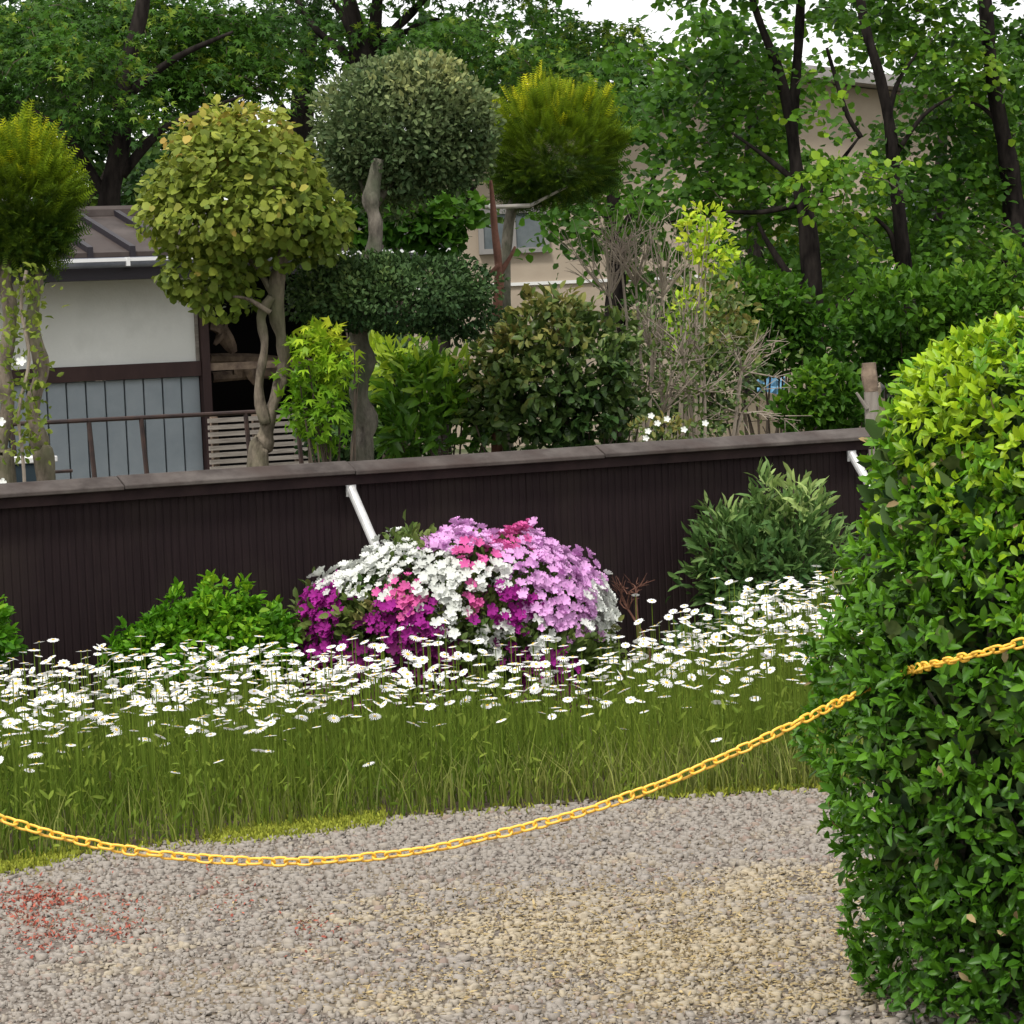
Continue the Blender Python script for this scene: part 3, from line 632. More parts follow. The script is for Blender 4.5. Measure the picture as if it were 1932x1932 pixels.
# second golden yew
t4 = topiary('golden_yew', 'clipped golden yew tied to a cane beside the sage-green round crown', 'tree', 958, 15.8)
yew(t4, 1040, 278, 128, 108, 15.8, 4200, 2, 120)
P, O, rad = shell(U(1000, 345, 15.8), (.2, .17, .14), 800, .4, .2, 6); leaves(t4, P, rand_dirs(O, .5, .5, .6), O, rng.uniform(.05, .09, len(P)), 'spray', M['gold'], 'crown', rng.random(len(P)) * .25)
a1 = trunkpath([(955, 860), (958, 700), (952, 560), (955, 470), (965, 400), (985, 340), (1010, 280)], 15.8)
trunk(t4, [([ground_pt(a1[0])] + a1, [.045, .04, .036, .032, .03, .03, .025, .012])], M['bark_grey'])
t5 = topiary('red_stemmed_tree', 'slender leafless red-brown stem forking beside the second golden yew', 'tree', 940, 15.3)
a1 = trunkpath([(938, 860), (940, 700), (938, 590), (942, 520), (935, 450), (930, 390), (926, 340)], 15.3)
trunk(t5, [([ground_pt(a1[0])] + a1, [.03, .028, .028, .026, .024, .02, .015, .008]), (trunkpath([(940, 520), (960, 490), (972, 465)], 15.3), [.016, .012, .006]), (trunkpath([(941, 500), (915, 525), (898, 535)], 15.25), [.012, .01, .006])], M['bark_red'])
a = U(915, 391, 15.6); b = U(1000, 388, 15.6); c = U(1070, 352, 15.65)
cane = thing('bamboo_cane', ((a + b) / 2), 'grey bamboo cane tied across the second yew trunk', 'cane')
mb = MB(); mb.tube([a, b], [.011, .012], n=8, sub=1); mb.build('crossbar', M['bamboo'], cane, origin=tuple(cane.location))
mb = MB(); mb.tube([b + [0, .02, 0], c], [.009, .007], n=6, sub=1); mb.build('slanting_cane', M['bamboo'], cane, origin=tuple(cane.location))
mb = MB(); mb.tube([a + [.02, -.016, .01], a + [.04, -.016, -.01]], [.012, .012], n=6, sub=1); mb.build('tie', M['white'], cane, origin=tuple(cane.location))

def bush(name, label, cat, clumps, d, m, tmpl, size, seed=0, pick=0, up=.2, droop=0, jit=.6, out=.7, tone0=.42, lump=.15, inner=.5, twigs=True, tw='twig_dark', yscale=.8, cl_freq=5, top=.22, base=None, partname='foliage', tufts=0):
    s_ = d / F_PX; x0 = base if base is not None else clumps[0][0]
    b = U(x0, 900, d); b[2] = 0; root = thing(name, b, label, cat); PP = []; OO = []
    for i, (cx, cy, rx, ry, n) in enumerate(clumps):
        P, O, rad = shell(U(cx, cy, d), (rx * s_, rx * s_ * yscale, ry * s_), n, inner, lump, seed + i, 4); PP.append(P); OO.append(O)
    P = np.concatenate(PP); O = np.concatenate(OO); ok = P[:, 2] > .02; P = P[ok]; O = O[ok]
    tv = 0
    if tufts:
        P, O, tv = tuft(P, O, int(len(P) / tufts), size[1] * .22, size[1] * 1.1); tv = (tv - .5) * .35
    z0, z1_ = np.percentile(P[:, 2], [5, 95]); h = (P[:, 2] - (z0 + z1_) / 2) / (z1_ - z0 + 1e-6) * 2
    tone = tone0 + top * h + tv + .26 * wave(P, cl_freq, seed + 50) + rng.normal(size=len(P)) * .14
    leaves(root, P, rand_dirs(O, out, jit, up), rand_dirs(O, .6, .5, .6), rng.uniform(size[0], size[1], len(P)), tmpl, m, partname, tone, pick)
    if twigs:
        mb = MB()
        for i in range(14):
            cl_ = clumps[i % len(clumps)]; c = U(cl_[0], cl_[1], d); e = c + rng.normal(size=3) * np.array([cl_[2] * s_, cl_[2] * s_ * .6, cl_[3] * s_]) * .55
            st_ = b + np.array([rng.normal() * .05, rng.normal() * .04, -.02]); mid = st_ * .5 + e * .5 + rng.normal(size=3) * .04
            mb.tube([st_, mid, e], [.014, .008, .003], n=5, sub=3)
        mb.build('stems', M[tw], root, origin=tuple(root.location))
    return root

bush('young_maple', 'bright lime young maple leaning out behind the fence left of the grey trunk', 'shrub', [(615, 680, 55, 60, 300), (585, 745, 40, 40, 130), (612, 640, 36, 26, 100), (618, 800, 36, 50, 110), (590, 780, 38, 45, 90)], 14.2, M['lime'], 'maple', (.055, .10), 40, 110, droop=1, up=-.2, tone0=.40, top=.4, base=625, lump=.35, tufts=6)
bush('aucuba', 'glossy broad-leaved bright green shrub right of the grey trunk', 'shrub', [(790, 730, 85, 70, 480), (860, 740, 55, 55, 220), (780, 810, 90, 55, 330), (860, 820, 70, 50, 200), (740, 690, 45, 45, 170)], 15.3, M['aucuba'], 'lance', (.08, .13), 45, 170, up=.45, jit=.5, tone0=.47, top=.40, tufts=8)
bush('camellia', 'large dark camellia with bronze new leaves in the middle behind the fence', 'shrub', [(1060, 700, 150, 130, 2400), (1000, 770, 110, 90, 1100), (1120, 780, 90, 80, 800), (1040, 610, 85, 60, 600), (930, 720, 60, 90, 500)], 15.2, M['camellia'], 'oval', (.045, .075), 50, 200, up=.1, tone0=.42, top=.25, tufts=7)

# bare twiggy shrub
def twiggy(name, label, base_px, d, fans, m='twig', th=.005):
    b = U(base_px, 850, d); b[2] = 0; root = thing(name, b, label, 'shrub'); mb = MB()
    for (x, y, spread, ln, n, rise) in fans:
        src = U(x, y, d)
        mb.tube([b + rng.normal(size=3) * .03 * [1, 1, 0], (b + src) / 2 + rng.normal(size=3) * .04, src], [th * 3, th * 2, th * 1.4], n=5, sub=3)
        for _ in range(n):
            a_ = rng.normal() * spread; l = ln * rng.uniform(.5, 1.1) * d / F_PX
            dv = np.array([math.sin(a_), rng.normal() * .35, math.cos(a_) * rise]); p1 = src + dv * l * .5 + rng.normal(size=3) * .015; p2 = src + dv * l + rng.normal(size=3) * .03
            mb.tube([src, p1, p2], [th, th * .7, th * .3], n=4, sub=2)
            for _ in range(5):
                t = rng.uniform(.3, 1); q0 = src + dv * l * t; q1 = q0 + (dv + rng.normal(size=3) * .55) * l * .28
                mb.tube([q0, q1], [th * .5, th * .2], n=3, sub=1)
    mb.build('branches', M[m], root, origin=tuple(root.location)); return root
tw1 = twiggy('bare_shrub', 'bare pale grey twiggy shrub rising behind the camellia', 1190, 16.2, [(1150, 560, .5, 140, 16, 1), (1200, 540, .5, 130, 16, 1), (1250, 560, .45, 130, 16, 1), (1230, 660, .6, 130, 12, 1), (1270, 700, .6, 120, 10, 1), (1170, 480, .6, 60, 8, 1)])
tw2 = twiggy('leaning_shrub', 'leaning shrub of pale branches with sparse leaves before the dark trunks', 1330, 15.4, [(1330, 740, 1.0, 120, 10, .8), (1400, 700, 1.0, 110, 9, .7), (1290, 680, .7, 110, 10, 1), (1250, 780, .6, 150, 9, 1), (1400, 780, 1.1, 110, 6, .5)], th=.006)
P = np.array([U(rng.normal(1320, 75), rng.normal(690, 75), 15.4 + rng.normal() * .15) for _ in range(1000)]); P = P[P[:, 2] > .2]
leaves(tw2, P, rng.normal(size=P.shape), rng.normal(size=P.shape) + [0, 0, .6], rng.uniform(.025, .045, len(P)), 'oval', M['camellia'], 'foliage', .4 + .3 * rng.random(len(P)), 0)
tw3 = bush('lime_sapling', 'small sapling with lime-yellow leaf tips above the bare shrub', 'sapling', [(1330, 420, 45, 32, 120), (1345, 475, 42, 45, 150), (1310, 450, 30, 40, 70), (1305, 570, 36, 24, 70), (1285, 600, 28, 20, 35), (1275, 640, 20, 20, 20)], 15.9, M['lime'], 'oval', (.04, .06), 60, 60, tone0=.75, base=1290, tw='twig')
bush('low_broadleaf', 'dense low dark green shrub below the forked dark trunk', 'shrub', [(1555, 745, 68, 62, 900), (1500, 780, 45, 35, 250), (1600, 780, 45, 40, 260)], 17.0, M['tree'], 'oval', (.045, .075), 65, 90, tone0=.28)
bush('undergrowth_shrub', 'dense leafy undergrowth shrub between the dark trunks and the hedge', 'shrub', [(1700, 600, 110, 90, 1300), (1830, 600, 110, 90, 1300), (1640, 660, 70, 60, 500), (1760, 700, 110, 60, 700), (1950, 560, 90, 120, 900)], 19.0, M['tree'], 'oval', (.055, .09), 70, 60, tone0=.30)
bush('dark_undergrowth', 'dark mixed undergrowth shrub right of the bare twigs', 'shrub', [(1450, 640, 90, 70, 900), (1400, 560, 60, 60, 400), (1470, 580, 70, 60, 500), (1380, 640, 70, 60, 400), (1540, 640, 60, 60, 500)], 18.2, M['tree'], 'oval', (.05, .08), 75, 0, tone0=.25)
bush('evergreen_bush', 'dark evergreen bush filling the space under the lower tier', 'shrub', [(650, 820, 90, 60, 800), (720, 700, 90, 70, 700)], 16.4, M['deep'], 'oval', (.05, .08), 78, 0, tone0=.35)
bush('screening_shrub', 'dark leafy evergreen hiding the right end of the low roof', 'shrub', [(610, 430, 55, 42, 420), (770, 425, 70, 42, 520), (850, 405, 60, 45, 260), (670, 420, 40, 40, 260), (830, 455, 50, 26, 160), (730, 385, 60, 30, 260)], 17.6, M['tree'], 'round', (.05, .08), 80, 60, tone0=.12, base=700)
bush('olive_thicket', 'loose olive-green thicket filling the gaps behind the bare twigs', 'shrub', [(1260, 700, 90, 90, 520), (1340, 600, 80, 90, 420), (1200, 640, 60, 60, 160), (1370, 690, 70, 80, 420), (1290, 790, 90, 40, 400)], 17.4, M['camellia'], 'oval', (.045, .075), 85, 40, tone0=.45)
# small white-flowered plant on the fence top by the camellia
wf = bush('white_flowered_plant', 'sprig of small white flowers just over the fence cap by the camellia', 'plant', [(1235, 805, 55, 22, 160), (1310, 815, 60, 18, 130)], 14.2, M['camellia'], 'oval', (.025, .04), 79, 0, twigs=False, tone0=.7)
for (x, y) in ((1228, 786), (1240, 800), (1222, 815), (1258, 792), (1218, 828), (1330, 800), (1290, 812)):
    p = U(x, y, 14.05); V, F = place(TP['blossom'], p[None], np.array([[.1, -1, .5]]), np.array([[0, .3, 1.]]), np.array([.03]))
    link('flower', mesh_np('flower', V - np.array(wf.location), F, M['az_white'], attr=np.full(len(F), .8)), wf)

# ================================================================== TREES
def tree(name, label, base_px, d, trunks, clumps, m, leaf=(.055, .09), tmpl='maple', seed=0, pick=0, bark='bark_dark', dens=1.0, tone0=.40, droop=.25, flat=.55, dj=1.0, base_y=900):
    b = U(base_px, base_y, d); b[2] = 0; root = thing(name, b, label, 'tree'); s_ = d / F_PX
    paths = []
    for pts, r_ in trunks:
        P = trunkpath(pts, d); 
        if not paths: P = [ground_pt(b)] + P; r_ = [r_[0] * 1.25] + list(r_)
        paths.append((P, r_))
    mb = MB()
    for k_, (P, r_) in enumerate(paths): mb.tube(P, r_, n=9, lump=.12, seed=k_ + seed, sub=4)
    mb.build('trunk', M[bark], root, origin=tuple(root.location), smooth=True)
    LP, LD, LN, LT = [], [], [], []; mb = MB(); lm = (leaf[0] + leaf[1]) / 2; lpx = lm / s_
    for i, (cx, cy, rx, ry, *dn) in enumerate(clumps):
        dn = dn[0] if dn else 1.0
        c = U(cx, cy, d + .75 + rng.normal() * dj * .7 - (.9 if rng.random() < .18 else 0)); ns = max(3, int(math.pi * rx * ry / (lpx * lpx * 2.2) * 2.3 * dens * dn))
        u_ = unit(rng.normal(size=(ns, 3))) * (rng.random((ns, 1)) ** .45)
        C = c + u_ * np.array([rx * s_, min(rx, 90) * s_ * .9, ry * s_]) * (1 + .2 * wave(u_, 4, seed + i))[:, None]
        # every spray: a drooping twig that carries leaves on both sides
        dv = unit(u_ * [1, 1, .25] + rng.normal(size=(ns, 3)) * [.6, .6, .15]); L = rng.uniform(.16, .34, ns)
        ct = rng.normal(size=ns) * .15
        for j in range(7):
            t = (j + .5) / 7; p = C + dv * (L * t)[:, None] - np.array([0, 0, 1]) * (L * t * t * .5)[:, None]
            side = np.cross(dv, [0, 0, 1.]) * (1 if j % 2 else -1)
            LP.append(p + side * lm * .12 + rng.normal(size=p.shape) * lm * .15); LD.append(dv * .6 + side * .8 + rng.normal(size=p.shape) * .35 - np.array([0, 0, droop]))
            LN.append(np.array([0, 0, 1.]) * flat + rng.normal(size=p.shape) * .45 - np.array([0, .45, 0])); LT.append(ct + rng.normal(size=ns) * .1)
        for j in range(0, ns, 14):
            mb.tube([C[j], C[j] + dv[j] * L[j] * .55 - [0, 0, L[j] * .12], C[j] + dv[j] * L[j] - [0, 0, L[j] * .45]], [.006, .004, .002], n=3, sub=1)
    LP = np.concatenate(LP); LD = np.concatenate(LD); LN = np.concatenate(LN); LT = np.concatenate(LT)
    tone = tone0 + .30 * wave(LP, 2.4, seed + 70) + LT
    if mb.v: mb.build('twigs', M['twig_dark'], root, origin=tuple(root.location))['kind'] = 'stuff'
    leaves(root, LP, LD, LN, rng.uniform(*leaf, len(LP)), tmpl, m, 'crown', tone, pick)
    return root

tree('maple_tree', 'dark green maple spreading its canopy above the low house roof', 215, 24,
     [([(222, 620), (212, 480), (205, 380), (228, 270), (232, 160), (262, 40), (280, -60)], [.11, .1, .09, .085, .07, .06, .04]),
      ([(215, 400), (150, 290), (95, 230), (30, 190)], [.05, .035, .025, .01]), ([(228, 330), (300, 250), (370, 215), (460, 180)], [.05, .035, .025, .01]),
      ([(228, 290), (180, 240), (90, 150)], [.04, .025, .012]), ([(240, 180), (330, 110), (440, 60)], [.045, .03, .012]), ([(212, 450), (270, 400), (330, 330)], [.035, .02, .01]), ([(208, 480), (120, 380), (60, 330)], [.03, .02, .01])],
     [(40, 60, 100, 60), (150, 100, 110, 60), (280, 140, 110, 60), (400, 130, 110, 65), (500, 150, 75, 42), (60, 160, 90, 45), (200, 200, 90, 40), (330, 50, 120, 55), (130, 20, 130, 40), (450, 40, 110, 50), (-60, 120, 80, 110), (330, 200, 80, 35, .7), (250, -60, 250, 60), (20, 260, 60, 40, .6), (420, 210, 60, 28, .6)],
     M['maple'], seed=100, pick=170, dens=3.0, leaf=(.07, .115))
tree('maple_tree', 'dark fan-branched maple above the clipped sage-green crown', 690, 26,
     [([(700, 560), (700, 400), (692, 250), (690, 130), (672, 60), (650, -30)], [.15, .15, .14, .13, .08, .05]),
      ([(690, 130), (705, 70), (712, 0), (730, -60)], [.07, .06, .05, .03]), ([(692, 120), (740, 60), (790, 10), (830, -40)], [.06, .045, .035, .02]), ([(690, 140), (730, 95), (780, 50), (830, 35)], [.05, .03, .02, .01]),
      ([(690, 150), (640, 90), (600, 60), (560, 0)], [.06, .04, .03, .02]), ([(690, 110), (660, 60), (640, 20), (600, -30)], [.05, .03, .025, .02])],
     [(560, 110, 65, 50), (620, 190, 50, 30, .6), (860, 90, 100, 50), (950, 165, 110, 55), (1080, 160, 95, 50), (880, 20, 60, 18, .6), (760, 110, 70, 35, .7), (650, 20, 60, 22, .5), (1130, 90, 80, 60), (1000, 230, 80, 35), (760, 150, 60, 30), (820, 70, 70, 30), (960, 100, 80, 35), (700, 60, 60, 30, .6), (1130, 210, 70, 40), (1010, 15, 80, 20, .8), (560, 20, 55, 40), (900, -70, 300, 55), (1050, 30, 60, 20, .5), (600, -60, 200, 40)],
     M['maple'], seed=120, pick=120, dens=3.0, leaf=(.07, .115))
tree('shade_tree', 'bushy tree with a thick dark trunk between the dome tree and the sage crown', 575, 28,
     [([(590, 620), (580, 420), (572, 300), (572, 200), (580, 100), (600, 0)], [.12, .12, .12, .11, .08, .05]), ([(572, 260), (530, 200), (500, 150)], [.05, .03, .015])],
     [(540, 330, 60, 60), (620, 340, 60, 70), (350, 240, 60, 40), (460, 260, 60, 20, .6), (300, 330, 80, 60), (630, 240, 30, 30, .6), (420, 300, 90, 60)], M['blackgreen'], tmpl='far', seed=140, dens=2.4, leaf=(.08, .12), tone0=.3)
tree('forked_tree', 'broad-leaved tree whose dark trunk forks into two upright stems', 1545, 21,
     [([(1545, 800), (1538, 680), (1535, 560), (1524, 430), (1505, 330), (1490, 220), (1468, 130), (1440, 60), (1410, -30)], [.08, .076, .072, .066, .05, .045, .036, .03, .02]),
      ([(1494, 250), (1502, 150), (1508, 60), (1512, -40)], [.042, .038, .034, .03]), ([(1534, 560), (1490, 520), (1450, 460), (1430, 420)], [.035, .028, .02, .01]),
      ([(1535, 600), (1590, 570), (1640, 520)], [.02, .014, .006]), ([(1520, 420), (1570, 330), (1620, 260)], [.025, .018, .008]), ([(1510, 350), (1450, 300), (1380, 250)], [.025, .018, .008]), ([(1560, 90), (1580, 160), (1600, 220), (1625, 260)], [.012, .016, .018, .02]), ([(1525, 380), (1440, 400), (1350, 400), (1260, 420)], [.025, .018, .012, .006])],
     [(1350, 130, 90, 52), (1260, 180, 70, 42, .8), (1420, 190, 70, 52), (1330, 250, 55, 30, .5), (1390, 310, 100, 50), (1490, 330, 120, 45), (1580, 330, 90, 52), (1330, 350, 90, 40), (1450, 400, 110, 45), (1560, 420, 80, 45), (1540, 225, 45, 28, .5), (1250, 380, 80, 38), (1130, 400, 85, 45), (1050, 420, 45, 35), (1200, 330, 60, 28, .6), (1450, 60, 60, 30, .35), (1600, 100, 60, 50, .5), (1330, 50, 70, 30, .8), (1210, 110, 60, 45, .8), (1390, 100, 60, 40), (1430, 240, 60, 40), (1550, 150, 45, 30, .5), (1440, 10, 50, 20, .6), (1590, 20, 60, 30, .8), (1160, 270, 30, 60, .6), (1420, 500, 60, 40, .7), (1600, 500, 60, 45, .8), (1400, -50, 200, 40)],
     M['tree'], seed=160, pick=260, tmpl='round', leaf=(.05, .085), dj=.7, dens=1.2)
tree('slender_tree', 'slender tree with a single long curving dark trunk next to the forked one', 1700, 22,
     [([(1690, 800), (1700, 700), (1716, 610), (1708, 520), (1696, 400), (1688, 330), (1680, 250), (1662, 150), (1632, 50), (1620, -40)], [.085, .08, .068, .062, .056, .05, .045, .042, .036, .03]),
      ([(1712, 560), (1690, 480), (1680, 440), (1650, 410)], [.025, .024, .02, .01]), ([(1685, 300), (1740, 220), (1800, 180)], [.022, .016, .008]), ([(1675, 230), (1692, 160), (1730, 100)], [.03, .018, .008])],
     [(1590, 30, 80, 35), (1750, 50, 95, 50), (1830, 140, 80, 45), (1760, 150, 60, 35, .6), (1760, 260, 100, 45), (1700, 330, 60, 40), (1780, 350, 90, 50), (1640, 400, 55, 45), (1700, 440, 90, 45), (1800, 440, 100, 50), (1630, 560, 70, 50), (1740, 540, 90, 50), (1650, 240, 40, 28, .45), (1700, -50, 200, 40), (1820, 540, 80, 50), (1690, 10, 80, 30), (1720, 110, 50, 30, .7), (1820, 90, 70, 40), (1730, 210, 60, 30, .7), (1800, 210, 70, 45)],
     M['tree'], seed=180, pick=170, tmpl='round', leaf=(.05, .085), dj=.7, dens=1.15)
tree('curved_tree', 'stout dark tree trunk bending to the right at the right edge', 1880, 23,
     [([(1850, 740), (1870, 640), (1892, 570), (1908, 500), (1915, 420), (1905, 320), (1890, 240), (1868, 120), (1860, 0), (1858, -50)], [.13, .125, .12, .105, .09, .075, .066, .055, .05, .045]),
      ([(1912, 480), (1940, 400), (1960, 300)], [.05, .04, .03]), ([(1890, 240), (1850, 200), (1800, 190)], [.02, .015, .008])],
     [(1920, 60, 50, 60), (1930, 200, 50, 60, .8), (1850, 320, 70, 45), (1940, 350, 60, 60), (1850, 420, 80, 40), (1950, 480, 60, 60), (2060, 150, 120, 150), (2080, 400, 110, 120), (1860, 250, 50, 40), (1900, 130, 50, 50), (1930, 270, 50, 50), (1900, -50, 150, 40)],
     M['tree'], seed=200, pick=100, tmpl='round', leaf=(.055, .09), dj=.7, dens=1.3)
# second row, farther off
for i, (bx, d, label, clumps, dens) in enumerate((
    (120, 34, 'shadowy tree in the second row behind the low house', [(90, 330, 110, 70), (230, 380, 120, 60), (40, 430, 100, 60), (330, 400, 80, 60), (160, 250, 130, 60), (-80, 300, 80, 120), (350, 300, 90, 50), (60, 200, 90, 50), (330, 160, 90, 40, .8), (60, 60, 120, 70), (250, 40, 130, 60), (430, 90, 90, 60), (180, 130, 120, 50)], 2.6),
    (830, 33, 'shadowy tree in the second row behind the sage crown', [(800, 330, 100, 55, .7), (870, 400, 60, 40, .5), (830, 450, 40, 35, .5), (700, 420, 60, 40, .6), (650, 60, 70, 50, .7), (850, 60, 110, 40, .8), (960, 140, 110, 50), (540, 60, 60, 60, .8), (760, 130, 80, 50)], 2.2),
    (1160, 34, 'shadowy tree in the second row behind the second yew', [(1150, 180, 90, 60), (1200, 240, 60, 50, .7), (1080, 90, 90, 40, .7), (1080, 330, 70, 50), (1130, 110, 90, 50), (1230, 150, 70, 50), (1000, 40, 80, 30, .6), (1180, 420, 70, 50, .6), (1240, 470, 70, 60, .6), (1130, 480, 50, 40, .4)], 2.0),
    (1420, 33, 'shadowy tree in the second row behind the forked trunk', [(1330, 180, 80, 60, .7), (1420, 250, 80, 60, .7), (1420, 470, 90, 60, .8), (1560, 480, 90, 70), (1480, 580, 120, 60), (1400, 110, 90, 40), (1500, 170, 60, 40, .5), (1300, 260, 70, 50, .7), (1360, 40, 90, 35, .6), (1250, 560, 90, 60, .5)], 1.8),
    (1780, 35, 'shadowy tree in the second row behind the slender trunk', [(1700, 440, 120, 80), (1850, 500, 130, 90), (1750, 600, 160, 70), (1850, 350, 100, 60, .8), (1700, 290, 60, 50, .5), (1880, 200, 60, 80, .6), (1760, 120, 80, 50, .5), (2050, 400, 120, 200), (1850, 100, 90, 60, .7), (1920, 300, 80, 80), (1680, 60, 70, 50, .6)], 1.6))):
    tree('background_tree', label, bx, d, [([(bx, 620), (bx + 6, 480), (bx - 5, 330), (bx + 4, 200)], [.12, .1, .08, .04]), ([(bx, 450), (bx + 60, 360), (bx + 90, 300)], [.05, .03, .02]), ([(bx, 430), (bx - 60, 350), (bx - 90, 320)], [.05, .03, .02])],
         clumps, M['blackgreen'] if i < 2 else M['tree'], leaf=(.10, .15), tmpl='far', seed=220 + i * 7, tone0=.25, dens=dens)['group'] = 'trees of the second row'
# far-off wood closing the view
n = 14000; X = rng.uniform(-26, 30, n); Y = rng.uniform(62, 70, n); top = 3.2 + 1.0 * np.sin(X * .5) + .7 * np.sin(X * 1.3 + 1); Z = rng.random(n) ** .8 * top
P = np.stack([X, Y, Z], -1); V, F = place(TP['far'], P, rng.normal(size=P.shape), rng.normal(size=P.shape) + [0, -.6, .5], rng.uniform(.3, .6, n))
tag(link('distant_wood', mesh_np('distant_wood', V, F, M['blackgreen'], attr=np.repeat(rng.random(n) * .6, 2))), 'far dark green wood beyond the houses', kind='stuff')

# ================================================================== FLOWER BED
# azalea
AZ = U(860, 1120, 11.9); az = thing('azalea', (AZ[0], AZ[1] + .12, 0), 'azalea bush covered in white, lilac, pink and magenta blossoms', 'azalea')
s_ = 11.7 / F_PX; cA = np.array([AZ[0], AZ[1] + .12, .36])
def azwarp(P):
    P = P.copy(); t = np.clip((cA[0] - .02 - P[:, 0]) / .5, 0, 1); P[:, 2] = (P[:, 2] + .02 * np.sin(P[:, 0] * 23) + .015 * np.sin(P[:, 1] * 31 + 1)) * (.905 - .08 * t * t * (3 - 2 * t)); P[:, 0] -= .05 * t; return P
seeds = {'az_white': [(640, 1070), (700, 1060), (735, 1035), (680, 1110), (620, 1080), (690, 1080), (780, 1090), (850, 1150), (880, 1082), (935, 1085), (820, 1110), (845, 1175), (1128, 1130), (1138, 1170), (937, 1190), (1015, 1205), (750, 1065)],
         'az_lilac': [(850, 1010), (830, 995), (920, 1005), (1000, 1060), (1050, 1050), (1000, 1100), (1060, 1120), (1095, 1090), (1030, 1160), (1100, 1140), (980, 1080), (1075, 1160), (1020, 1030), (1080, 1190)],
         'az_pink': [(770, 1130), (895, 1055), (955, 1012), (910, 1145), (765, 1105)],
         'az_magenta': [(590, 1140), (640, 1135), (720, 1160), (800, 1165), (620, 1185), (600, 1200), (960, 1140), (930, 1160), (970, 1180), (1050, 1245), (740, 1190)],
         'az_wine': [(700, 1200), (820, 1215), (850, 1240), (700, 1240), (650, 1240), (980, 1230), (780, 1230)],
         'leaf': [(700, 1150), (545, 1115), (895, 1190), (1075, 1215), (880, 1230), (755, 1010), (660, 1170), (900, 1250), (560, 1190), (990, 1205), (1110, 1230)]}
SP = np.array([p for v in seeds.values() for p in v], float); SN = [k for k, v in seeds.items() for p in v]
nb = 4400; d_ = unit(rng.normal(size=(nb * 2, 3)) * [1, 1, 1]); d_ = d_[d_[:, 2] > -.45][:nb]
rad = 1 + .07 * wave(d_, 5, 301) + rng.normal(size=len(d_)) * .03
P = cA + d_ * rad[:, None] * np.array([.60, .50, .47]) / ((np.abs(d_) ** 2.7).sum(1) ** (1 / 2.7))[:, None]; P = azwarp(P); O = unit(d_ / [.6, .5, .47])
q = proj(P) + rng.normal(size=(len(P), 2)) * 10; near = np.argmin(((q[:, None] - SP[None]) ** 2 * [1, 1.3]).sum(-1), 1)
kindA = np.array([SN[i] for i in near]); front = O[:, 1] < .45; ok = P[:, 2] > .05
for kname in ('az_white', 'az_lilac', 'az_pink', 'az_magenta', 'az_wine'):
    sel = (kindA == kname) & ok; npick = {'az_white': 90, 'az_lilac': 90, 'az_pink': 45, 'az_magenta': 45, 'az_wine': 30}[kname]
    leaves(az, P[sel], rand_dirs(O[sel], 1, .3, .15), rng.normal(size=(sel.sum(), 3)), rng.uniform(.030, .047, sel.sum()), 'blossom', M[kname], 'blossoms', rng.random(sel.sum()), npick, 'blossom')
Pl, Ol, rd = shell(cA, (.565, .47, .455), 7000, .8, .06, 302, 4, zlo=-.7, power=2.3); Pl = azwarp(Pl); ok = Pl[:, 2] > .03
leaves(az, Pl[ok], rand_dirs(Ol[ok], .8, .5, .4), rand_dirs(Ol[ok], .6, .5, .3), rng.uniform(.025, .045, ok.sum()), 'oval', M['azleaf'], 'foliage', .35 + .3 * wave(Pl[ok], 8, 6))
sel = (kindA == 'leaf'); Pl = np.repeat(P[sel], 3, 0) + rng.normal(size=(sel.sum() * 3, 3)) * .02; Ol = np.repeat(O[sel], 3, 0)
leaves(az, Pl, rand_dirs(Ol, .8, .6, .5), rand_dirs(Ol, .6, .5, .3), rng.uniform(.03, .055, len(Pl)), 'oval', M['azleaf'], 'shoots', .45 + .4 * wave(Pl, 8, 6), 60)

bush('round_shrub', 'low bright green mounded shrub left of the azalea', 'shrub', [(400, 1220, 140, 95, 5200), (300, 1225, 85, 60, 1700), (480, 1215, 85, 70, 1900), (415, 1145, 75, 42, 800), (240, 1245, 60, 40, 500)], 11.75, M['lowgreen'], 'oval', (.028, .050), 320, 160, tone0=.45, yscale=.75, top=.15, twigs=False, cl_freq=9, tufts=16, jit=.6, lump=.2)
bush('round_shrub', 'low green shrub cut off by the left edge', 'shrub', [(-30, 1190, 58, 60, 1000)], 11.3, M['lowgreen'], 'oval', (.028, .050), 330, 20, tone0=.35, twigs=False, tufts=14, jit=.35)
wl = bush('long_leaved_shrub', 'dark green shrub with long narrow leaves before the fence end', 'shrub', [(1455, 1070, 130, 115, 2100), (1390, 1040, 80, 75, 560), (1510, 1015, 66, 75, 450), (1450, 945, 50, 48, 160), (1515, 945, 40, 35, 80), (1345, 1000, 38, 35, 70)], 13.2, M['willow'], 'lance', (.05, .095), 340, 190, up=.5, jit=.42, out=.9, tone0=.42, inner=.45, twigs=True, tufts=9)
bush('ground_bush', 'dark leafy clump low behind the right-hand daisies', 'shrub', [(1440, 1170, 120, 60, 900), (1320, 1220, 70, 45, 400)], 13.0, M['willow'], 'oval', (.03, .05), 345, 0, tone0=.2, twigs=False)
dw = twiggy('dry_weed', 'dry brown weed stalk standing before the dark fence right of the azalea', 1190, 13.1, [(1185, 1150, .5, 60, 5, 1), (1200, 1120, .9, 40, 5, .6)], m='bark_red', th=.004)

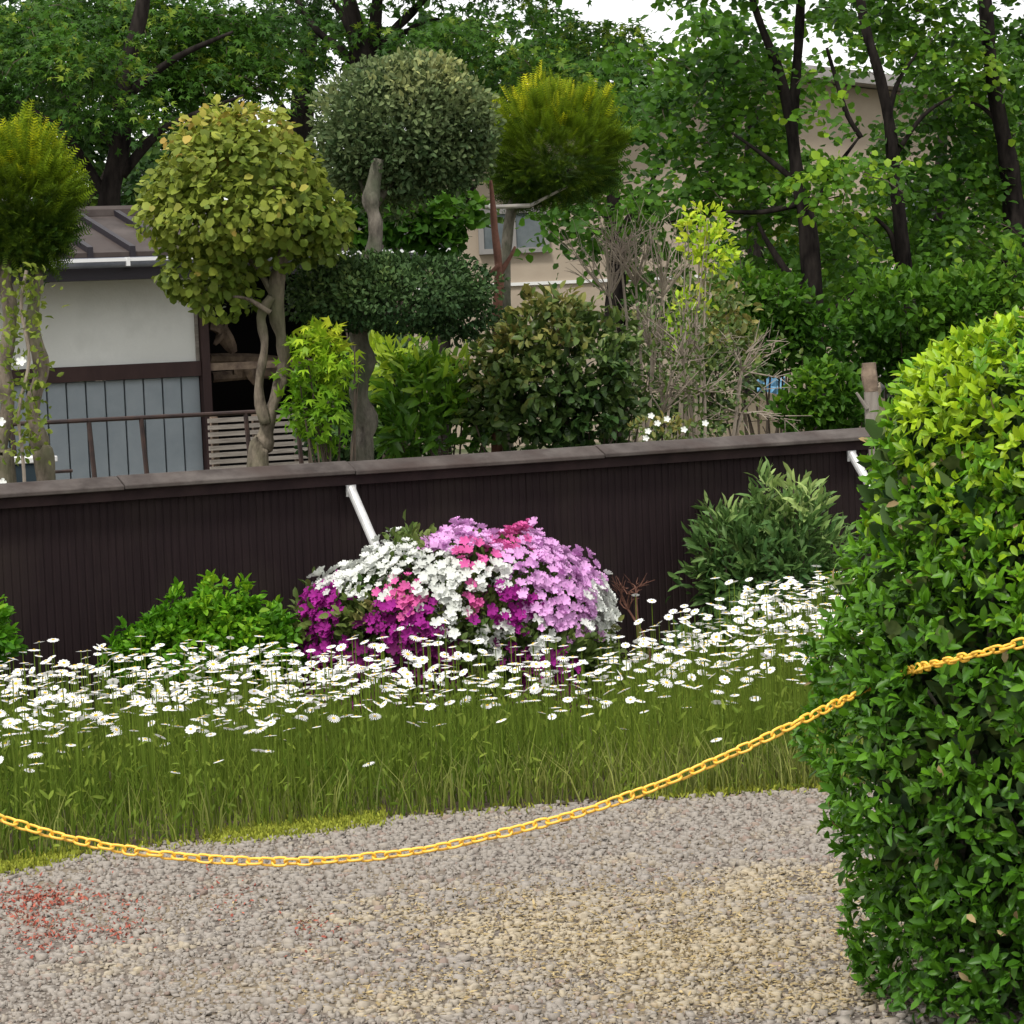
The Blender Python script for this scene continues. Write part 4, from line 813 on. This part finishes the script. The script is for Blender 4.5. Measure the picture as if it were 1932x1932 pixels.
# daisies: one built with its parts, then copied
def bed_ok(x, y, m0=.03, m1=.12): return (y > edge_y(x) + m0) & (y < fence_y(x) - m1)
hv = [(0, 0, .10)]; hf = []
npet = 16
for i in range(npet):
    a = 2 * math.pi * i / npet
    for da, r_, z in ((-.5, .22, .06), (-.30, .80, .04), (0, 1.0, -.03), (.30, .80, .04)):
        aa = a + da * 2 * math.pi / npet; hv.append((math.cos(aa) * r_, math.sin(aa) * r_, z))
nh = len(hv) - 1; hf = [(0, 1 + i, 1 + (i + 1) % nh) for i in range(nh)]
HV = np.array(hv); HF = np.array(hf)
dv_ = [(0, 0, .20)] + [(math.cos(2 * math.pi * i / 7) * .27, math.sin(2 * math.pi * i / 7) * .27, .09) for i in range(7)]
DVv = np.array(dv_); DFf = np.array([(0, 1 + i, 1 + (i + 1) % 7) for i in range(7)])
BX = [-2.6, -1.3, -.6, -.2, .35, .75, 1.2, 2.6]; BY = [11.25, 11.35, 11.05, 10.85, 10.95, 11.7, 12.7, 13.4]      # how far back the daisies stand close
def daisies(n, front_bias):
    out = []
    while len(out) < n:
        x = rng.uniform(-2.6, 2.7); y = rng.uniform(8.6, 14.6)
        if not bed_ok(x, y): continue
        if (x - AZ[0]) ** 2 / .36 + (y - AZ[1] - .12) ** 2 / .27 < 1: continue
        rel = (y - edge_y(x)) / 1.8; back = y - np.interp(x, BX, BY)
        if back > 0 and rng.random() > .10 * math.exp(-back * 1.2): continue
        cl_ = wave(np.array([x, y, 0.]), 2.0, 400) * .5 + .5
        pk = (.05 + .95 * min(1, max(0, rel - .04) / .10)) * (.55 + .55 * cl_)
        if x < -1.2 and rel < .2: pk *= .5
        if rng.random() > pk: continue
        h = .39 + .045 * rng.normal() + .05 * (x > .8)
        if rng.random() < .05: h *= rng.uniform(.4, .85)
        if rel < .2: h *= rng.uniform(.85, 1)
        tilt = abs(rng.normal()) * 17; az_ = rng.uniform(0, 6.28)
        if rng.random() < .22: az_ = rng.normal() * .8 - math.pi / 2; tilt += 12      # towards the viewer
        out.append((x, y, h, tilt, az_, .0235 * rng.uniform(.7, 1.15)))
    return out
DA = daisies(3600, 0); DA.sort(key=lambda a: a[1] / a[5])
me_head = mesh_np('flower_head', HV, HF, M['petal'], attr=np.full(len(HF), .7)); me_disc = mesh_np('disc', DVv, DFf, M['disc'])
mb = MB(); mb.tube([(0, 0, 0), (.008, .004, .5), (0, 0, 1)], [.0028, .0022, .002], n=4, sub=2); tmp = mb.build('stem', M['stem']); me_stem = tmp.data; bpy.data.objects.remove(tmp)
at_ = me_stem.attributes.new('tone', 'FLOAT', 'FACE'); at_.data.foreach_set('value', [.35] * len(me_stem.polygons))
HP, rest = [], []
k = 0
for (x, y, h, tilt, a_, r_) in DA:
    px = proj(np.array([x, y, h]))
    inframe = -10 < px[0] < 1942
    if k < 300 and inframe:
        root = link('daisy', None, None, (x, y, 0)); root.empty_display_size = .05
        tag(root, 'white daisy with a yellow eye on a tall green stem in the bed', 'daisy', 'white daisies flowering in the bed before the fence')
        s1 = link('stem', me_stem, root); s1.scale = (1, 1, h)
        hd = link('flower_head', me_head, root, (0, 0, h)); hd.rotation_euler = (Matrix.Rotation(a_, 3, 'Z') @ Matrix.Rotation(R(tilt), 3, 'Y') @ Matrix.Rotation(rng.uniform(0, 6), 3, 'Z')).to_euler(); hd.scale = (r_,) * 3
        link('disc', me_disc, hd); k += 1
    else: rest.append((x, y, h, tilt, a_, r_))
rest = np.array(rest); ti = np.radians(rest[:, 3]); az_ = rest[:, 4]
Nn = np.stack([np.sin(ti) * np.cos(az_), np.sin(ti) * np.sin(az_), np.cos(ti)], -1); D = np.cross(Nn, rng.normal(size=Nn.shape))
hv2 = [(0, 0, .08)] + [(math.cos(math.pi * i / 10) * (1 if i % 2 else .82), math.sin(math.pi * i / 10) * (1 if i % 2 else .82), -.02) for i in range(20)]
HV2 = np.array(hv2); HF2 = np.array([(0, 1 + i, 1 + (i + 1) % 20) for i in range(20)])
V1, F1 = place((HV2, HF2), rest[:, :3], D, Nn, rest[:, 5]); V2, F2 = place((DVv, DFf), rest[:, :3], D, Nn, rest[:, 5])
o = link('daisies', mesh_np('daisies', np.concatenate([V1, V2]), np.concatenate([F1, F2 + len(V1)]), [M['petal'], M['disc']], attr=np.full(len(F1) + len(F2), .7), fmat=[0] * len(F1) + [1] * len(F2)))
tag(o, 'mass of further white daisy heads in the bed', kind='stuff')
me_all = []
sv, sf = np.array([(-1, 0, 0), (1, 0, 0), (1, 0, 1), (-1, 0, 1)], float), np.array([(0, 1, 2), (0, 2, 3)])
Vs_ = np.stack([rest[:, 0, None] + sv[None, :, 0] * .0016 , rest[:, 1, None] + .0008 * sv[None, :, 0], rest[:, 2, None] * sv[None, :, 2]], -1).reshape(-1, 3)
tag(link('daisy_stalks', mesh_np('daisy_stalks', Vs_, (sf[None] + (np.arange(len(rest)) * 4)[:, None, None]).reshape(-1, 3), M['stem'], attr=np.full(len(rest) * 2, .3))), 'thin stalks of the further daisies', kind='stuff')
# stalks and grass-like foliage of the whole bed
def blades(name, P, H, m, wd, lean, label, tone):
    n = len(P); th = rng.uniform(0, 6.28, n); lx = rng.normal(size=n) * lean; ly = rng.normal(size=n) * lean; wx = np.cos(th) * wd; wy = np.sin(th) * wd
    def pt(t, s_, w_): return np.stack([P[:, 0] + lx * t * t * H + s_ * wx * w_, P[:, 1] + ly * t * t * H + s_ * wy * w_, H * t], -1)
    V = np.stack([pt(0, -1, 1), pt(0, 1, 1), pt(.5, 1, .85), pt(.5, -1, .85), pt(1, 0, 0)], 1).reshape(-1, 3)
    b = (np.arange(n) * 5)[:, None]; F = np.concatenate([b + [0, 1, 2], b + [0, 2, 3], b + [3, 2, 4]], 1).reshape(-1, 3)
    return tag(link(name, mesh_np(name, V, F, m, attr=np.repeat(np.clip(tone, 0, 1), 3))), label, kind='stuff')
n = 46000; X = rng.uniform(-2.9, 3.2, n); Y = rng.uniform(8.3, 14.8, n); ok = bed_ok(X, Y, -.01, .05); X, Y = X[ok], Y[ok]
rel = (Y - edge_y(X)); H = .29 * np.clip(.35 + rel * 2.6, .35, 1) * np.where(Y > np.interp(X, BX, BY) + .1, .5, 1) * rng.uniform(.6, 1.12, len(X)) * (1 + .12 * wave(np.stack([X, Y, X * 0], -1), 2.5, 9))
blades('bed_grass', np.stack([X, Y], -1), H, M['stem'], .0026, .25, 'dense green daisy stalks and leaves filling the bed', .45 + .3 * wave(np.stack([X, Y, X * 0], -1), 2.2, 11) + rng.normal(size=len(X)) * .15)
n = 42000; X = rng.uniform(-2.9, 3.2, n); Y = rng.uniform(8.3, 14.8, n); ok = bed_ok(X, Y, -.02, .05) & (rng.random(n) < np.exp(-np.clip(Y - edge_y(X), 0, 9) * .5)); X, Y = X[ok], Y[ok]
H = .31 * np.where(Y > np.interp(X, BX, BY) + .1, .5, 1) * np.clip(.35 + (Y - edge_y(X)) * 2.6, .35, 1) * rng.random(len(X)) ** .8; P = np.stack([X, Y, H], -1)
V, F = place(TP['lance'], P, np.stack([rng.normal(size=len(X)), rng.normal(size=len(X)), np.abs(rng.normal(size=len(X))) + .4], -1), rng.normal(size=P.shape) + [0, -.5, .4], rng.uniform(.016, .052, len(X)))
tag(link('daisy_leaves', mesh_np('daisy_leaves', V, F, M['stem'], attr=np.repeat(np.clip(.5 + .3 * wave(P, 3, 13) + rng.normal(size=len(X)) * .2, 0, 1), 6))), 'small toothed leaves on the daisy stalks', kind='stuff')
n = 8000; X = rng.uniform(-2.9, 3.2, n); Y = edge_y(X) + np.abs(rng.normal(size=n)) * .16; keep = rng.random(n) < np.clip(.35 + .3 * X, .15, 1); X, Y = X[keep], Y[keep]
blades('edge_grass', np.stack([X, Y], -1), rng.uniform(.05, .24, len(X)), M['stemolive'], .0026, .3, 'yellowish grass stalks along the gravel edge of the bed', rng.random(len(X)))

# ================================================================== HEDGE SHRUB (front right)
HD = 6.65; s_ = HD / F_PX; cx_px = 2110
prof = [(588, 60), (600, 170), (640, 330), (700, 405), (760, 445), (850, 446), (950, 448), (1050, 500), (1150, 545), (1230, 572), (1330, 578), (1420, 585), (1550, 570), (1650, 545), (1750, 528), (1830, 518), (1880, 508), (1960, 505)]
pz = np.array([U(cx_px, y, HD)[2] for y, _ in prof]); pr = np.array([r_ * s_ for _, r_ in prof]); o_i = np.argsort(pz); pz = pz[o_i]; pr = pr[o_i]
hx = U(cx_px, 1000, HD)[0]
hedge = thing('hedge_shrub', (hx, HD, 0), 'tall dense glossy green hedge shrub at the right with a chain running into it', 'hedge')
n = 43000; Z = rng.uniform(.03, pz[-1], n); ang = rng.uniform(0, 2 * math.pi, n); keep = (np.sin(ang) < .35) | (rng.random(n) < .35); Z, ang = Z[keep], ang[keep]; n = len(Z)
dd = np.stack([np.cos(ang), np.sin(ang), Z * 0], -1); rr = np.interp(Z, pz, pr)
q3 = np.stack([np.cos(ang) * .5, np.sin(ang) * .5, Z * 1.0], -1)
lumpy = 1 + .055 * wave(q3, 7, 500) + .035 * wave(q3, 16, 501); depth = 1 - .30 * rng.random(n) ** 1.7
P = np.stack([hx + np.cos(ang) * rr * lumpy * depth, HD + np.sin(ang) * rr * .85 * lumpy * depth, Z], -1)
slope = -np.gradient(np.interp(np.linspace(0, pz[-1], 60), pz, pr), pz[-1] / 59); sl = np.interp(Z, np.linspace(0, pz[-1], 60), slope)
O = unit(np.stack([np.cos(ang), np.sin(ang), np.clip(sl, -.4, 3)], -1))
# leaves sit in rosettes at shoot tips: pull them towards a set of tips
ntip = 7000; ti = rng.choice(n, ntip, replace=False); tips = P[ti]; near = rng.integers(0, ntip, n)
PP = tips[near] + rng.normal(size=(n, 3)) * .006; OO = O[ti][near]
jd = unit(rng.normal(size=(n, 3))); DD = unit(OO * .55 + jd * .85 + np.array([0, 0, .35])); NN = unit(OO * .9 + np.array([0, -.1, .55]) - DD * .2 + rng.normal(size=(n, 3)) * .3)
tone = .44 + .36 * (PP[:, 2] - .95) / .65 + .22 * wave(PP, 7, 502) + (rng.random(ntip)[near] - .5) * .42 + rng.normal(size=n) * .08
sel = rng.choice(n, 240, replace=False)
V_, F_ = place(TP['hedge'], PP[sel] + OO[sel] * .01, DD[sel], NN[sel], rng.uniform(.02, .04, 240))
link('old_leaves', mesh_np('old_leaves', V_ - np.array(hedge.location), F_, M['straw'], attr=np.repeat(rng.random(240) ** 2, 6)), hedge)['kind'] = 'stuff'
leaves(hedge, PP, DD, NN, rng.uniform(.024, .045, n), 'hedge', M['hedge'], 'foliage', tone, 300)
mb = MB(); 
for i in range(46):
    a_ = rng.uniform(0, 6.28); z1_ = rng.uniform(.3, 1.5); r1 = np.interp(z1_, pz, pr) * .85
    e = np.array([hx + math.cos(a_) * r1, HD + math.sin(a_) * r1 * .8, z1_]); b0 = np.array([hx + rng.normal() * .14, HD + rng.normal() * .1, -.02]); b0[0] -= .12
    mb.tube([b0, b0 * .55 + e * .45 + rng.normal(size=3) * .03 + [0, 0, -.05], e], [.012, .009, .004], n=5, sub=3)
for i in range(7):
    b0 = G(1740 + i * 35 + rng.normal() * 10, 1895); b0 = np.array([b0[0] + .05, 6.78 + .1 * rng.normal(), -.02]); mb.tube([b0, b0 + [.03 * rng.normal() + .05, .02, .2], b0 + [.12, .05, .5]], [.009, .008, .005], n=5, sub=3)
mb.build('stems', M['bark_grey'], hedge, origin=tuple(hedge.location))
# inside of the shrub: larger leaves in a darker green
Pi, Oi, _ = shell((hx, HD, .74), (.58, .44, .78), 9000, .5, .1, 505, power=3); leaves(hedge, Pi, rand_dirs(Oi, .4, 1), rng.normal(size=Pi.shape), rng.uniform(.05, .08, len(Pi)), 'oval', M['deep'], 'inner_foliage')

# ================================================================== YELLOW CHAIN
cp = [(-260, 1440, 6.35), (-120, 1494, 6.34), (-20, 1537, 6.33), (100, 1576, 6.32), (250, 1607, 6.30), (400, 1622, 6.28), (520, 1627, 6.27), (650, 1622, 6.26), (800, 1605, 6.25), (950, 1572, 6.24), (1100, 1533, 6.23), (1250, 1480, 6.22), (1350, 1436, 6.22), (1450, 1390, 6.22), (1550, 1341, 6.30), (1600, 1317, 6.40), (1640, 1297, 6.52), (1670, 1283, 6.58), (1700, 1271, 6.50), (1745, 1257, 6.22), (1850, 1233, 6.02), (1932, 1212, 5.94), (2050, 1180, 5.92), (2250, 1120, 5.90)]
CP = np.array([U(*p) for p in cp])
seg = np.concatenate([[0], np.cumsum(np.linalg.norm(np.diff(CP, axis=0), axis=1))])
fine = np.linspace(0, seg[-1], 2400)
C3 = np.stack([np.interp(fine, seg, CP[:, i]) for i in range(3)], -1)
ker = np.ones(91) / 91; pad = 45
C3s = np.stack([np.convolve(np.pad(C3[:, i], pad, mode='reflect', reflect_type='odd'), ker, 'valid') for i in range(3)], -1)
chain = thing('plastic_chain', C3s[1200], 'yellow plastic chain sagging across the gravel and into the hedge', 'chain')
pitch = .0275; inner = pitch; wr = .0032
mb = MB(); hl = (pitch + 2 * wr) / 2 - .0; hw = .0098; path = []
for a_ in np.linspace(0, 2 * math.pi, 17)[:-1]:
    ca, sa = math.cos(a_), math.sin(a_); path.append(((hl - hw) * (1 if ca > 0 else -1) * min(1, abs(ca) * 3) + hw * ca * .95, hw * sa, 0))
path = np.array(path); nr = 6; V = []; F = []
for i, p in enumerate(path):
    t = path[(i + 1) % 16] - path[i - 1]; t /= np.linalg.norm(t); nrm = np.array([t[1], -t[0], 0])
    for k_ in range(nr):
        an_ = 2 * math.pi * k_ / nr; V.append(p + (nrm * math.cos(an_) + np.array([0, 0, 1]) * math.sin(an_)) * wr)
for i in range(16):
    for k_ in range(nr): F.append((i * nr + k_, i * nr + (k_ + 1) % nr, ((i + 1) % 16) * nr + (k_ + 1) % nr, ((i + 1) % 16) * nr + k_))
link_me = mesh_np('link', np.array(V), np.array(F), M['yellow'], smooth=True)
arc = np.concatenate([[0], np.cumsum(np.linalg.norm(np.diff(C3s, axis=0), axis=1))]); ci = 0
s_pos = .02
while s_pos < arc[-1] - .02:
    p = np.array([np.interp(s_pos, arc, C3s[:, i]) for i in range(3)]); p2 = np.array([np.interp(s_pos + .01, arc, C3s[:, i]) for i in range(3)])
    t = unit(p2 - p); roll = R(35) + (math.pi / 2) * (ci % 2) + rng.normal() * .22
    side = unit(np.cross(t, [0, 0, 1.])); up_ = np.cross(side, t); zax = side * math.sin(roll) + up_ * math.cos(roll); yax = np.cross(zax, t)
    t2_ = unit(t + yax * rng.normal() * .05); yax = unit(np.cross(zax, t2_))
    Mx = Matrix([[t2_[0], yax[0], zax[0], p[0] - chain.location[0]], [t2_[1], yax[1], zax[1], p[1] - chain.location[1]], [t2_[2], yax[2], zax[2], p[2] - chain.location[2]], [0, 0, 0, 1]])
    o = bpy.data.objects.new('link', link_me); COL.objects.link(o); o.parent = chain; o.matrix_basis = Mx
    s_pos += pitch; ci += 1
